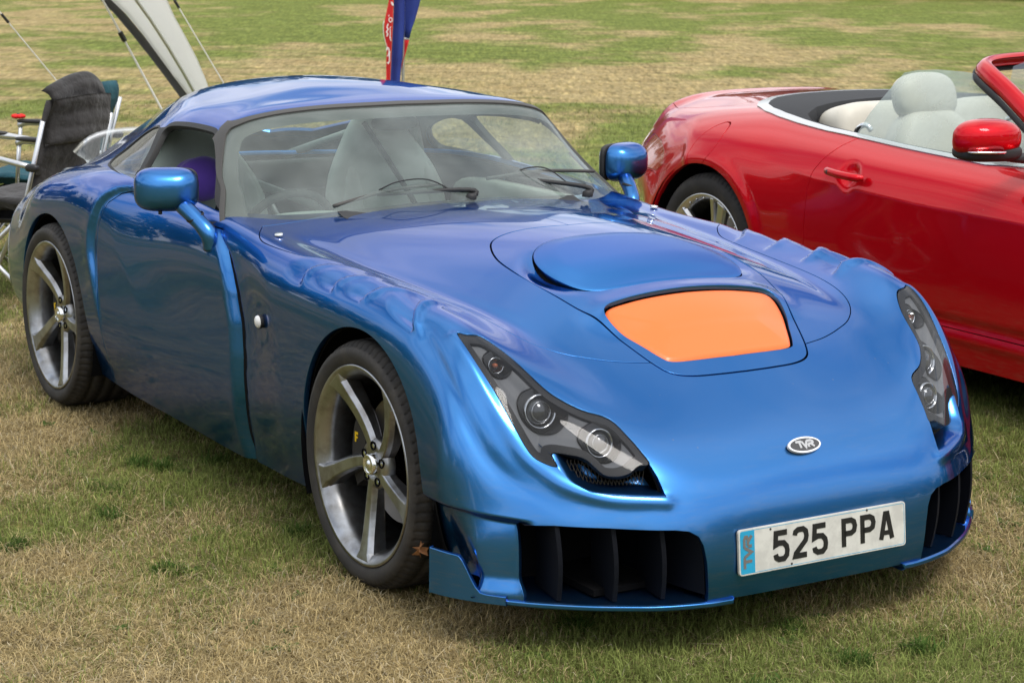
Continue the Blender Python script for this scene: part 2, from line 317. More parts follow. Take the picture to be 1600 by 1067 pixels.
class Tri:
    """triangle mesh with carried normals"""
    def __init__(s, V, T, N=None):
        s.V, s.T = V, T; s.N = vnormals(V, T) if N is None else N
    def split(s, f):
        """returns (part where f<0, part where f>0), cut exactly along f=0"""
        f = np.where(np.abs(f) < 1e-7, 1e-7, f)
        g = f[s.T]; pos = (g > 0).sum(1)
        out = []
        Vl, Nl = [s.V], [s.N]
        base = len(s.V); cache_e = []
        cross = (pos == 1) | (pos == 2)
        Tc = s.T[cross]; gc = g[cross]
        # rotate so the odd vertex is first
        odd = np.where((gc > 0).sum(1) == 1, np.argmax(gc > 0, 1), np.argmax(gc < 0, 1))
        idx = (odd[:, None] + np.arange(3)) % 3
        Tr = np.take_along_axis(Tc, idx, 1); gr = np.take_along_axis(gc, idx, 1)
        if len(Tr) == 0:
            a = s.T[pos == 0]; b = s.T[pos == 3]
            return Tri(s.V, a, s.N).compact(), Tri(s.V, b, s.N).compact()
        E = np.concatenate([Tr[:, [0, 1]], Tr[:, [0, 2]]]); Es = np.sort(E, 1)
        key = Es[:, 0].astype(np.int64)*len(s.V) + Es[:, 1]
        uk, first, inv = np.unique(key, return_index=True, return_inverse=True)
        e = Es[first]; fa, fb = f[e[:, 0]], f[e[:, 1]]; t = (fa/(fa - fb))[:, None]
        Vn = s.V[e[:, 0]]*(1 - t) + s.V[e[:, 1]]*t; Nn = s.N[e[:, 0]]*(1 - t) + s.N[e[:, 1]]*t
        Nn /= np.linalg.norm(Nn, axis=1, keepdims=True) + 1e-12
        n = len(Tr); p = base + inv[:n]; q = base + inv[n:]
        tri1 = np.stack([Tr[:, 0], p, q], 1)
        tri2 = np.concatenate([np.stack([p, Tr[:, 1], Tr[:, 2]], 1), np.stack([p, Tr[:, 2], q], 1)])
        oddpos = gr[:, 0] > 0
        V = np.concatenate([s.V, Vn]); N = np.concatenate([s.N, Nn]); two = np.concatenate([oddpos, oddpos])
        neg = np.concatenate([s.T[pos == 0], tri1[~oddpos], tri2[two]])
        ps = np.concatenate([s.T[pos == 3], tri1[oddpos], tri2[~two]])
        return Tri(V, neg, N).compact(), Tri(V, ps, N).compact()
    def compact(s):
        if len(s.T) == 0: return Tri(np.zeros((0, 3)), np.zeros((0, 3), int), np.zeros((0, 3)))
        # drop degenerate
        u, inv = np.unique(s.T, return_inverse=True); T = inv.reshape(s.T.shape)
        return Tri(s.V[u], T, s.N[u])
    def join(s, o):
        return Tri(np.concatenate([s.V, o.V]), np.concatenate([s.T, o.T + len(s.V)]), np.concatenate([s.N, o.N]))
    def mirror(s):
        m = np.array([1, -1, 1.]); return Tri(s.V*m, s.T[:, ::-1].copy(), s.N*m)
    def both(s):
        return s.join(s.mirror())
    def boundary(s):
        E = np.concatenate([s.T[:, [0, 1]], s.T[:, [1, 2]], s.T[:, [2, 0]]])
        k = np.sort(E, 1); key = k[:, 0].astype(np.int64)*len(s.V) + k[:, 1]
        _, inv, cnt = np.unique(key, return_inverse=True, return_counts=True)
        return E[cnt[inv] == 1]
    def flange(s, depth=.008, keep_mid=True, where=None):
        """fold every open edge inward by depth: gives the panel a visible thickness"""
        E = s.boundary()
        if keep_mid: E = E[~((np.abs(s.V[E[:, 0], 1]) < 1e-5) & (np.abs(s.V[E[:, 1], 1]) < 1e-5))]
        if where is not None and len(E): E = E[where(s.V[E].mean(1))]
        if len(E) == 0: return s
        u, inv = np.unique(E, return_inverse=True); inv = inv.reshape(E.shape)
        a = s.V[u]; n = s.N[u]
        b = a - n*depth; nv = len(s.V)
        # rim normals: outward side
        ta = s.V[E[:, 1]] - s.V[E[:, 0]]; side = np.cross(ta, s.N[E].mean(1))
        sn = np.zeros_like(a)
        for k in range(2): np.add.at(sn, inv[:, k], side)
        sn /= np.linalg.norm(sn, axis=1, keepdims=True) + 1e-12
        mid = a - n*.0012 + sn*.0006
        nb = len(u)
        V = np.concatenate([s.V, mid, b]); N = np.concatenate([s.N, (sn + n*.25)/1.03, sn])
        e0, e1 = E[:, 0], E[:, 1]; m0, m1 = nv + inv[:, 0], nv + inv[:, 1]; b0, b1 = m0 + nb, m1 + nb
        T = np.concatenate([s.T, np.stack([e1, e0, m0], 1), np.stack([e1, m0, m1], 1), np.stack([m1, m0, b0], 1), np.stack([m1, b0, b1], 1)])
        return Tri(V, T, N)
    def offset(s, d): return Tri(s.V + s.N*d, s.T, s.N)

def poly_sd(X, Y, poly):
    """signed distance to a closed polygon (negative inside)"""
    P = np.asarray(poly, float); Q = np.roll(P, -1, 0)
    D = np.full(X.shape, 1e9); ins = np.zeros(X.shape, bool)
    for (ax, ay), (bx, by) in zip(P, Q):
        ex, ey = bx - ax, by - ay; L = ex*ex + ey*ey + 1e-18
        t = np.clip(((X - ax)*ex + (Y - ay)*ey)/L, 0, 1)
        D = np.minimum(D, np.hypot(X - ax - t*ex, Y - ay - t*ey))
        c = ((ay > Y) != (by > Y)) & (X < (bx - ax)*(Y - ay)/(by - ay + 1e-18) + ax)
        ins ^= c
    return np.where(ins, -D, D)

def smooth_poly(P, n=2):
    P = np.asarray(P, float)
    for _ in range(n):
        Q = np.roll(P, -1, 0); P = np.stack([.75*P + .25*Q, .25*P + .75*Q], 1).reshape(-1, P.shape[1])
    return P

def catmull(P, n=8, closed=False):
    P = np.asarray(P, float)
    if closed: P = np.concatenate([P[-1:], P, P[:2]])
    else: P = np.concatenate([2*P[:1] - P[1:2], P, 2*P[-1:] - P[-2:-1]])
    out = []
    for i in range(1, len(P) - 2):
        for t in np.linspace(0, 1, n, endpoint=False):
            out.append(.5*(2*P[i] + (P[i+1] - P[i-1])*t + (2*P[i-1] - 5*P[i] + 4*P[i+1] - P[i+2])*t*t + (3*P[i] - P[i-1] - 3*P[i+1] + P[i+2])*t**3))
    if not closed: out.append(P[-2])
    return np.array(out)

def line_dist(V, L):
    """distance of points V to polyline L (any dim), also the parameter 0..1 along it"""
    L = np.asarray(L, float); seg = np.linalg.norm(np.diff(L, axis=0), axis=1); cum = np.concatenate([[0], np.cumsum(seg)])
    D = np.full(len(V), 1e9); S = np.zeros(len(V)); Sd = np.zeros(len(V))
    for i in range(len(L) - 1):
        a, b = L[i], L[i+1]; e = b - a
        t = np.clip(((V - a) @ e)/(e @ e + 1e-18), 0, 1); d = V - a - t[:, None]*e; r = np.linalg.norm(d, axis=1)
        m = r < D; D[m] = r[m]; S[m] = (cum[i] + t[m]*seg[i])/cum[-1]
        if V.shape[1] == 2: Sd[m] = np.sign(e[0]*d[m, 1] - e[1]*d[m, 0])
    return D, S, Sd
# ---------------------------------------------------------------- blue coupe body shape (x forward, front axle at 0; w = distance from centre line)
def row(x, wz, dx=None):
    return [(x + (0 if dx is None else dx[i]), w, z) for i, (w, z) in enumerate(wz)]
SHELL = [
 row(-3.165, [(0,.62),(.10,.62),(.2,.62),(.3,.615),(.4,.605),(.47,.59),(.53,.56),(.57,.52),(.59,.46),(.59,.39),(.57,.31),(.52,.25)]),
 row(-3.12, [(0,.725),(.14,.725),(.28,.72),(.42,.715),(.52,.70),(.60,.67),(.66,.62),(.695,.56),(.71,.48),(.71,.38),(.69,.28),(.63,.20)]),
 row(-2.88, [(0,.80),(.14,.80),(.28,.795),(.42,.785),(.53,.765),(.61,.74),(.68,.69),(.73,.63),(.76,.53),(.77,.42),(.75,.3),(.69,.2)]),
 row(-2.62, [(0,.835),(.14,.835),(.28,.83),(.42,.825),(.54,.815),(.635,.803),(.715,.775),(.77,.73),(.795,.64),(.80,.5),(.79,.34),(.74,.22)]),
 row(-2.36, [(0,.86),(.14,.86),(.28,.858),(.42,.855),(.55,.85),(.65,.845),(.73,.82),(.785,.763),(.803,.68),(.81,.55),(.80,.36),(.75,.2)]),
 row(-2.05, [(0,.87),(.14,.87),(.28,.87),(.42,.87),(.55,.87),(.65,.87),(.735,.85),(.79,.79),(.81,.69),(.815,.54),(.805,.35),(.75,.17)]),
 row(-1.75, [(0,.88),(.14,.88),(.28,.88),(.42,.88),(.55,.878),(.65,.872),(.725,.845),(.775,.78),(.80,.68),(.81,.52),(.80,.34),(.745,.15)]),
 row(-1.40, [(0,.87),(.14,.87),(.28,.87),(.42,.865),(.54,.862),(.64,.858),(.718,.838),(.763,.775),(.785,.67),(.79,.52),(.785,.33),(.735,.14)]),
 row(-1.05, [(0,.855),(.14,.855),(.28,.852),(.42,.845),(.54,.838),(.64,.835),(.718,.818),(.76,.765),(.778,.67),(.782,.52),(.777,.33),(.727,.13)]),
 row(-.75, [(0,.862),(.14,.86),(.28,.85),(.42,.832),(.54,.812),(.63,.803),(.705,.798),(.758,.755),(.78,.67),(.782,.52),(.775,.33),(.722,.13)]),
 row(-.40, [(0,.865),(.14,.862),(.28,.845),(.42,.815),(.54,.785),(.63,.782),(.71,.788),(.77,.75),(.795,.67),(.795,.52),(.78,.34),(.722,.14)]),
 row(-.06, [(0,.845),(.14,.84),(.28,.82),(.42,.785),(.53,.755),(.62,.76),(.70,.78),(.765,.757),(.802,.69),(.808,.54),(.80,.36),(.75,.15)]),
 row(.22, [(0,.785),(.14,.78),(.28,.762),(.42,.736),(.53,.72),(.62,.737),(.69,.760),(.755,.742),(.80,.67),(.812,.52),(.805,.34),(.76,.16)]),
 [(.42,0,.69),(.42,.14,.685),(.42,.28,.67),(.42,.42,.66),(.42,.53,.664),(.415,.62,.688),(.405,.69,.704),(.40,.755,.68),(.39,.80,.60),(.385,.82,.46),(.38,.815,.32),(.37,.77,.16)],
 [(.60,0,.582),(.60,.14,.58),(.60,.28,.575),(.60,.42,.575),(.595,.53,.59),(.575,.62,.587),(.545,.70,.573),(.505,.77,.56),(.48,.815,.50),(.462,.83,.40),(.44,.812,.29),(.43,.77,.16)],
 [(.755,0,.487),(.755,.14,.485),(.753,.28,.483),(.75,.42,.484),(.717,.53,.484),(.668,.62,.474),(.612,.695,.462),(.568,.76,.452),(.537,.803,.42),(.51,.82,.35),(.49,.812,.26),(.48,.78,.16)],
 [(.842,0,.40),(.842,.14,.40),(.84,.28,.396),(.825,.42,.39),(.78,.53,.38),(.725,.62,.37),(.667,.69,.36),(.612,.75,.35),(.577,.79,.33),(.552,.812,.29),(.532,.812,.23),(.52,.78,.16)],
 [(.878,0,.30),(.878,.14,.30),(.876,.28,.30),(.86,.42,.30),(.81,.53,.30),(.75,.62,.295),(.69,.69,.29),(.637,.75,.285),(.602,.785,.275),(.577,.807,.25),(.557,.807,.21),(.545,.78,.16)],
 [(.888,0,.20),(.888,.14,.20),(.885,.28,.20),(.868,.42,.20),(.815,.53,.20),(.755,.62,.20),(.695,.69,.20),(.642,.75,.195),(.607,.785,.19),(.582,.80,.18),(.567,.80,.165),(.555,.78,.15)],
 [(.885,0,.135),(.885,.14,.135),(.88,.28,.135),(.862,.42,.135),(.81,.53,.135),(.75,.62,.135),(.69,.69,.135),(.64,.75,.135),(.605,.785,.135),(.582,.80,.135),(.567,.80,.135),(.555,.78,.135)],
]
CABIN = [
 # windscreen base -> roof -> tail; columns centre -> side base
 [(-.80,0,.85),(-.805,.14,.848),(-.82,.28,.842),(-.85,.42,.832),(-.90,.55,.815),(-.955,.65,.805),(-1.005,.705,.80),(-1.04,.728,.80),(-1.07,.737,.802),(-1.10,.74,.806)],
 [(-.95,0,.945),(-.955,.14,.943),(-.975,.28,.935),(-1.01,.42,.922),(-1.055,.54,.907),(-1.10,.62,.897),(-1.14,.67,.888),(-1.17,.70,.873),(-1.195,.722,.846),(-1.215,.738,.812)],
 [(-1.10,0,1.038),(-1.105,.13,1.036),(-1.12,.27,1.03),(-1.145,.39,1.02),(-1.175,.50,1.003),(-1.205,.58,.986),(-1.23,.63,.968),(-1.26,.67,.928),(-1.285,.705,.87),(-1.305,.738,.815)],
 [(-1.255,0,1.12),(-1.255,.13,1.12),(-1.257,.27,1.118),(-1.26,.38,1.113),(-1.265,.47,1.101),(-1.28,.55,1.078),(-1.30,.60,1.035),(-1.32,.645,.97),(-1.34,.69,.89),(-1.36,.736,.818)],
 row(-1.40, [(0,1.15),(.13,1.148),(.26,1.142),(.37,1.133),(.46,1.12),(.54,1.093),(.60,1.043),(.647,.972),(.695,.89),(.735,.822)]),
 row(-1.57, [(0,1.168),(.13,1.165),(.26,1.154),(.37,1.14),(.46,1.122),(.535,1.093),(.595,1.043),(.645,.965),(.695,.895),(.73,.83)]),
 row(-1.80, [(0,1.175),(.13,1.17),(.26,1.154),(.37,1.134),(.46,1.108),(.53,1.078),(.59,1.025),(.64,.955),(.687,.90),(.722,.845)]),
 row(-2.05, [(0,1.163),(.13,1.158),(.26,1.142),(.36,1.12),(.44,1.087),(.505,1.038),(.565,.985),(.615,.935),(.657,.90),(.693,.86)]),
 row(-2.35, [(0,1.115),(.13,1.112),(.25,1.095),(.34,1.06),(.41,1.01),(.465,.965),(.515,.925),(.56,.895),(.60,.87),(.64,.85)]),
 row(-2.70, [(0,1.01),(.11,1.008),(.22,.99),(.31,.955),(.38,.91),(.43,.87),(.475,.84),(.515,.82),(.55,.81),(.585,.80)]),
 row(-2.98, [(0,.89),(.10,.89),(.2,.875),(.28,.85),(.34,.825),(.39,.80),(.435,.78),(.47,.765),(.50,.76),(.53,.76)]),
 row(-3.10, [(0,.71),(.10,.71),(.2,.71),(.28,.71),(.34,.70),(.39,.70),(.435,.70),(.47,.69),(.50,.69),(.53,.69)]),
]
def to3(rows):
    A = np.array(rows, float); A[:, :, 1] *= -1; return A
# ================================================================ BLUE COUPE
CARLOC = Vector((-1.2, 0, 0))
car = empty("sports_car", CARLOC)
tag(car, "low metallic blue coupe with orange bonnet insert, front plate and smoked twin-pod lamps", "car")
_shadow = []
NR, NC = 880, 250
S = bspline_interp(to3(SHELL), (NR, NC)).reshape(-1, 3); T0 = grid_tris(NR, NC)
nrm = vnormals(S, T0)
if nrm[(NR//2)*NC + 2][2] < 0: T0 = T0[:, ::-1].copy(); nrm = -nrm
X, Wd, Z = S[:, 0], -S[:, 1], S[:, 2]
LAMP_ = [(.723,.723),(.700,.722),(.663,.714),(.622,.672),(.592,.615),(.57,.592),(.532,.569),(.476,.548),(.455,.512),(.444,.485),(.437,.460),(.462,.457),(.489,.443),(.516,.436),(.543,.439),(.558,.455),(.573,.473),(.598,.480),(.634,.482),(.630,.455),(.655,.462),(.676,.483),(.694,.548),(.708,.62),(.7205,.678)]
LIP = [(.634,.482),(.629,.452),(.615,.424),(.583,.403),(.535,.396),(.425,.390),(.430,.432),(.437,.460)]
RECESS = LIP + [(.45,.470),(.50,.472),(.56,.49),(.60,.50)]
ORNG = [(.300,0),(.302,.10),(.305,.19),(.312,.252),(.340,.274),(.39,.264),(.44,.236),(.49,.208),(.508,.186),(.516,.12),(.520,0)]
PANEL = [(-.262,0),(-.268,.12),(-.262,.20),(-.235,.265),(-.18,.305),(-.09,.338),(.01,.349),(.11,.347),(.21,.334),(.32,.308),(.43,.272),(.51,.240),(.545,.212),(.563,.16),(.570,.08),(.572,0)]
BLADE = [(-.125,0),(-.122,.10),(-.108,.18),(-.07,.235),(-.015,.272),(.05,.292),(.12,.294),(.185,.275),(.222,.235),(.238,.16),(.24,.0)]
BONNET = [(-.90,.655),(-.845,.690),(-.79,.712),(-.72,.718),(-.55,.714),(-.48,.700),(-.43,.655),(-.37,.620),(-.30,.603),(-.15,.588),(.05,.573),(.19,.562),(.29,.545),(.36,.515),(.415,.462),(.45,.395),(.478,.325),(.495,.262),(.51,.2),(.51,0),(-1.2,0),(-1.2,.60)]
def csm(P, k, closed=False): return [tuple(p) for p in catmull(P, k, closed)]
LAMP = csm(LAMP_, 4, True)
def sym2(P): return [(x, w) for x, w in P] + [(x, -w) for x, w in P[::-1]]
PANEL = csm(PANEL, 5); ORNG = csm(ORNG, 5); BLADE = csm(BLADE, 5); BONNET = csm(BONNET[:-3], 4) + BONNET[-3:]
# gill steps over the front wheel (x, w): lateral lines, outer end last
GILLS = [([(-.276,.605),(-.300,.655),(-.345,.695),(-.388,.732),(-.402,.752),(-.388,.778)], .008),
         ([(-.13,.60),(-.150,.640),(-.168,.695),(-.205,.734),(-.216,.754),(-.203,.780)], .010),
         ([(.045,.585),(.02,.630),(.002,.685),(-.028,.725),(-.032,.752),(-.040,.778)], .012),
         ([(.215,.555),(.175,.610),(.145,.660),(.160,.715),(.188,.744),(.236,.776)], .022)]
def crest(w): return smooth(.585, .69, w)*(1 - smooth(.762, .785, w))
P2 = np.stack([X, Wd], 1)
D = np.zeros(len(S))
DGILL = np.zeros(len(S))
for gi, (gl, A) in enumerate(GILLS):
    gl = np.array(gl); gx = np.interp(Wd, gl[:, 1], gl[:, 0]); dx = gx - X          # >0 behind the step
    ln = .13 if gi < 3 else .15
    top = (Z > .60) & (Wd > .5)
    DGILL -= top*crest(Wd)*A*smooth(-.001, .007, dx)*(1 - smooth(.012, ln, dx))
    DGILL += top*crest(Wd)*A*.45*np.exp(-((dx + .014)/.022)**2)*(dx < 0)
# soft valley line running from the last gill down beside the lamp, and the lip outside the lamp
GROOVE = np.array([(.236,-.772,.724),(.300,-.775,.705),(.40,-.787,.645),(.475,-.788,.583),(.535,-.778,.518),(.575,-.762,.468),(.62,-.735,.428),(.68,-.692,.400),(.73,-.64,.372),(.80,-.54,.360)])
d, s_, _ = line_dist(S, catmull(GROOVE, 6)); D -= .010*np.exp(-(d/.024)**2)*(1 - smooth(.55, 1, s_))*smooth(0, .08, s_)
RIDGE = np.array([(.36,-.735,.725),(.44,-.735,.675),(.51,-.728,.61),(.575,-.712,.535),(.62,-.69,.475),(.66,-.665,.445),(.71,-.62,.41),(.77,-.54,.385),(.83,-.425,.380)])
d, s_, _ = line_dist(S, catmull(RIDGE, 6)); D += .007*np.exp(-(d/.016)**2)
# lower corner of the bumper steps inward
stepz = np.interp(X, [.38, .54, .65, .8], [.331, .344, .334, .33])
D -= .030*smooth(.0, .012, stepz - Z)*smooth(.695, .735, Wd)*(X > .3)*(1 - .5*smooth(.19, .14, Z))
# rear haunch crescent: door skin tucks in behind a crisp curved edge
CRES = np.array([(-1.60,.83),(-1.748,.841),(-1.83,.826),(-1.885,.795),(-1.915,.755),(-1.94,.68),(-1.94,.607),(-1.91,.525),(-1.87,.39),(-1.86,.30)])
cc2 = catmull(CRES, 8); XZ = np.stack([X, Z], 1); d, s_, sg = line_dist(XZ, cc2)
side = (Wd > .69) & (X > -2.4) & (X < -.9)
inner = (X > np.interp(Z, cc2[::-1, 1], cc2[::-1, 0]) if False else sg*1.0)
fade = smooth(.30, .62, Z)
ins = (poly_sd(X, Z, list(map(tuple, CRES)) + [(-1.0, .30), (-1.0, .83)]) < 0)
D -= side*ins*.012*smooth(0, .015, d)*(1 - smooth(.045, .60, d))*fade
D += side*(~ins)*.006*np.exp(-(d/.06)**2)*fade
# leading edge of the door: fender flank sits inboard, door edge curls in
DOORF = np.array([(-1.012,.80),(-.955,.765),(-.915,.735),(-.872,.69),(-.835,.636),(-.80,.55),(-.79,.455),(-.80,.33),(-.83,.214),(-.84,.10)])
dfx = np.interp(Z, DOORF[::-1, 1], DOORF[::-1, 0]); dd = X - dfx                    # >0 ahead of the door line
flank = smooth(.70, .745, Wd)*(Z < .83)
bandw = np.interp(Z, [.15, .45, .62, .80], [.06, .07, .08, .035])
D -= flank*(dd > 0)*.016*(1 - smooth(.03, .30, dd))*smooth(.82, .72, Z)
D += flank*(dd < 0)*(-.030)*smooth(-1, 0, dd/bandw)*smooth(.82, .74, Z)
# bonnet: raised frame behind the orange insert, sunken sides beside the blade
sdO = poly_sd(X, Wd, sym2(ORNG)); sdB = poly_sd(X, Wd, sym2(BLADE)); sdP = poly_sd(X, Wd, sym2(PANEL)); topz = (Z > .5)
D += topz*.016*np.exp(-(np.maximum(sdO, 0)/.045)**2)*smooth(.42, .30, X)
# fender-to-bonnet crease and bulge alongside the panel
D -= topz*.006*np.exp(-((Wd - np.interp(X, [-.8, -.4, 0, .3], [.62, .60, .55, .50]))/.03)**2)*smooth(-.8, -.6, X)*smooth(.42, .2, X)
Dg = D.reshape(NR, NC)
for _ in range(2):
    Dg = np.concatenate([Dg[:1], .25*Dg[:-2] + .5*Dg[1:-1] + .25*Dg[2:], Dg[-1:]]); Dg = np.concatenate([Dg[:, :1], .25*Dg[:, :-2] + .5*Dg[:, 1:-1] + .25*Dg[:, 2:], Dg[:, -1:]], 1)
D = Dg.ravel() + DGILL; V = S + nrm*D[:, None]
V[::NC, 1] = 0
shell = Tri(V, T0); shell.N[::NC, 1] = 0; shell.N[::NC] /= np.linalg.norm(shell.N[::NC], axis=1, keepdims=True)

def F_arch(t, grow=0):
    w = -t.V[:, 1]; f = np.full(len(w), 1.)
    for xa in (0, -2.361):
        r = np.hypot(t.V[:, 0] - xa, t.V[:, 2] - .32) - (.362 + grow); f = np.minimum(f, np.where(w > .42, r, 1.))
    return f
CABHOLE = [(-.90,0),(-.90,.28),(-.94,.43),(-1.0,.56),(-1.07,.655),(-1.15,.69),(-1.4,.69),(-1.75,.675),(-2.1,.635),(-2.4,.57),(-2.58,.45),(-2.7,.25),(-2.72,0)]
def F_cab(t): return np.where(t.V[:, 2] > .7, poly_sd(t.V[:, 0], -t.V[:, 1], sym2(CABHOLE)), 1.)
INTAKE = [(.712,.322),(.66,.326),(.56,.325),(.42,.318),(.385,.312),(.362,.298),(.350,.275),(.342,.235),(.334,.150),(.334,.10),(.60,.10),(.712,.10)]
def F_front(t, poly, xmin=.25): return np.where(t.V[:, 0] > xmin, poly_sd(-t.V[:, 1], t.V[:, 2], poly), 1.)
def F_top(t, poly): return np.where((t.V[:, 2] > .5), poly_sd(t.V[:, 0], -t.V[:, 1], poly), 1.)
DOOR = list(map(tuple, DOORF)) + [(-1.9,.10),(-1.875,.25),(-1.87,.39),(-1.885,.50),(-1.905,.60),(-1.90,.70),(-1.86,.78),(-1.80,.815),(-1.74,.828),(-1.62,.826),(-1.40,.822),(-1.2,.81)]
def F_door(t): return np.where((-t.V[:, 1] > .60) & (t.V[:, 0] < -.6), poly_sd(t.V[:, 0], t.V[:, 2], DOOR), 1.)
def gapcut(t, f, g=.0017): 
    a = t.split(f(t) + g)[0]; b = t.split(f(t) - g)[1]; return a, b

t = shell.split(F_cab(shell))[1]
NRl, NCl = 200, 80
Sl = bspline_interp(to3(SHELL), (NRl, NCl)).reshape(-1, 3); Tl = grid_tris(NRl, NCl); nl = vnormals(Sl, Tl)
if nl[(NRl//2)*NCl + 2][2] < 0: Tl = Tl[:, ::-1].copy()
liner = Tri(Sl, Tl); liner.V = liner.V - liner.N*.022; liner.V[::NCl, 1] = 0; liner = liner.split(F_cab(liner))[1]
t = t.split(F_arch(t))[1]
t = t.split(F_front(t, INTAKE, .5))[1]
lens, t = gapcut(t, lambda q: F_front(q, LAMP), .0012)
scoopduct, t = gapcut(t, lambda q: np.where(q.V[:, 2] < .56, F_front(q, RECESS), 1.), 0.0)
panel, t = gapcut(t, lambda q: F_top(q, sym2(PANEL)), .003)
insert, panel = gapcut(panel, lambda q: F_top(q, sym2(ORNG)), .003)
blade, panel = gapcut(panel, lambda q: F_top(q, sym2(BLADE)), .0022)
def lift(q, fn):
    sd = poly_sd(q.V[:, 0], -q.V[:, 1], fn[0]); q.V = q.V + q.N*fn[1](q.V[:, 0], -sd, -q.V[:, 1])[:, None]; n0 = q.N; q = Tri(q.V, q.T)
    mid = np.abs(q.V[:, 1]) < 1e-4; q.N[mid, 1] = 0; q.N /= np.linalg.norm(q.N, axis=1, keepdims=True); return q
panel = lift(panel, (sym2(BLADE), lambda x, d, w: -.020*np.exp(-(np.maximum(-d - .008, 0)/.030)**2)*np.exp(-((x - .07)/.10)**2)*smooth(.18, .26, w)))
insert = lift(insert, (sym2(ORNG), lambda x, d, w: -(.009*smooth(.46, .32, x) + .001) + .012*smooth(0, .10, d) - .006*(1 - smooth(0, .012, d))))
blade = lift(blade, (sym2(BLADE), lambda x, d, w: .009*smooth(.23, .08, x)*smooth(-.01, .07, d) + .004*smooth(.24, .15, x) - .003*(1 - smooth(0, .010, d))))
bonnet, t = gapcut(t, lambda q: F_top(q, sym2(BONNET)), .0018)
door, t = gapcut(t, F_door, .0022)
body = t
tri_obj("body", body.both().flange(.016), BLUE, car)
tri_obj("bonnet", bonnet.both().flange(.012), BLUE, car)
tri_obj("scoop_panel", panel.both().flange(.014), BLUE, car)
tri_obj("scoop_blade", blade.both().flange(.030), SATINBLUE, car)
tri_obj("scoop_insert", insert.both().flange(.020), ORANGE, car)
dr = tri_obj("door", door.flange(.014), BLUE, car); dl = tri_obj("door", door.mirror().flange(.014), BLUE, car)
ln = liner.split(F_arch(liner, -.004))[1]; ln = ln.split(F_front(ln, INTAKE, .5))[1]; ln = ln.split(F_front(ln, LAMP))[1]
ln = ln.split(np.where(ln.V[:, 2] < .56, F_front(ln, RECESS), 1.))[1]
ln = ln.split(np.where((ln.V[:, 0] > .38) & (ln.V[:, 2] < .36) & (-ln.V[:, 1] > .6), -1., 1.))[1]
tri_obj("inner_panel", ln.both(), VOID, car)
# scoop under the lamp: pushed inward away from its outer lip
q = scoopduct; lipd, _, _ = line_dist(np.stack([-q.V[:, 1], q.V[:, 2]], 1), catmull(LIP[:6], 6))
q.V = q.V - q.N*(.062*smooth(0, .045, lipd))[:, None]; q = Tri(q.V, q.T)
for m_ in (q, q.mirror()): tri_obj("lamp_scoop", m_.flange(.05), BLUE, car)

# ---- head lamps
def lens_parts(lz, sgn):
    lo = tri_obj("headlamp", lz.flange(.006), LAMPGLASS, car)
    li = lz.offset(-.004)
    f = F_front_s(li, LAMP, sgn)
    border = li.split(f + .017)[1]; inner = li.split(f + .015)[0]
    tri_obj("lamp_border", border.flange(.03), LAMPMASK, lo)
    f2 = -F_front_s(inner, LAMP, sgn)
    deep = inner.offset(-.010); deep.V -= deep.N*(.014*smooth(.015, .045, f2))[:, None]; deep = Tri(deep.V, deep.T)
    pods = PODS
    for c, rb, rl, dp, dish in PODS:
        ax = np.array([.955, sgn*.13, .20]); ax /= np.linalg.norm(ax); c = np.array([c[0], c[1]*sgn, c[2]])
        q = deep.V - c; al = q @ ax; dist = np.linalg.norm(q - al[:, None]*ax, axis=1)
        hole, deep = deep.split(dist - rb)
        if len(hole.T):
            E_ = hole.boundary(); u_, inv_ = np.unique(E_, return_inverse=True); inv_ = inv_.reshape(E_.shape); p0 = hole.V[u_]; p1 = p0 - ax*(((p0 - c) @ ax) + dp)[:, None]
            n_ = len(u_); VV = np.concatenate([p0, p1, [c - ax*dp]]); FF = [(e[0], e[1], n_ + e[1], n_ + e[0]) for e in inv_] + [(n_ + e[0], n_ + e[1], 2*n_) for e in inv_]
            mesh_obj("lamp_bore", VV, FF, BORE, lo)
        pod(lo, (c - ax*(dp - .012)), rl, ax, dish)
    tri_obj("lamp_housing", deep.flange(-.006), LAMPGREY, lo)
    return lo
def F_front_s(t, poly, sgn): return poly_sd(np.abs(t.V[:, 1]), t.V[:, 2], poly)
AMBER = pbr("amber_bulb", (.60, .16, .06), .3, coat=.5)
BORE = pbr("lamp_bore_grey", (.060, .062, .066), .45)
LENSGLASS = pbr("projector_glass", (.10, .105, .11), .06, coat=1.0, metal=.55)
PODS = [((.455, .662, .658), .034, .019, .030, True), ((.585, .612, .566), .055, .037, .045, False), ((.700, .520, .503), .048, .031, .042, False)]
def pod(parent, c, r, ax, dish):
    if dish:
        MB().lathe([(r*1.05, .0), (r*1.0, .004), (r*.97, 0), (r*.85, -.006), (r*.6, -.012), (r*.25, -.016), (.0005, -.017)], ax, c, 36).obj("lamp_reflector", CHROME, parent, smooth=True)
        MB().lathe([(.0005, .004), (.005, .002), (.006, -.006), (.006, -.014)], ax, c, 14).obj("bulb", AMBER, parent, smooth=True)
    else:
        MB().lathe([(r*1.12, -.016), (r*1.14, .002), (r*1.10, .010), (r*1.02, .010), (r*.96, .002)], ax, c, 44).obj("lamp_ring", CHROME, parent, smooth=True)
        MB().lathe([(.0005, .020), (r*.25, .0185), (r*.5, .0145), (r*.75, .007), (r*.88, .001), (r*.98, -.006)], ax, c, 40).obj("projector_lens", LENSGLASS, parent, smooth=True)
        MB().lathe([(r*.62, .0125), (r*.64, .0138), (r*.66, .0115)], ax, c, 36).obj("lens_step", CHROME, parent, smooth=True)
lensR = lens_parts(lens, -1); lensL = lens_parts(lens.mirror(), 1)
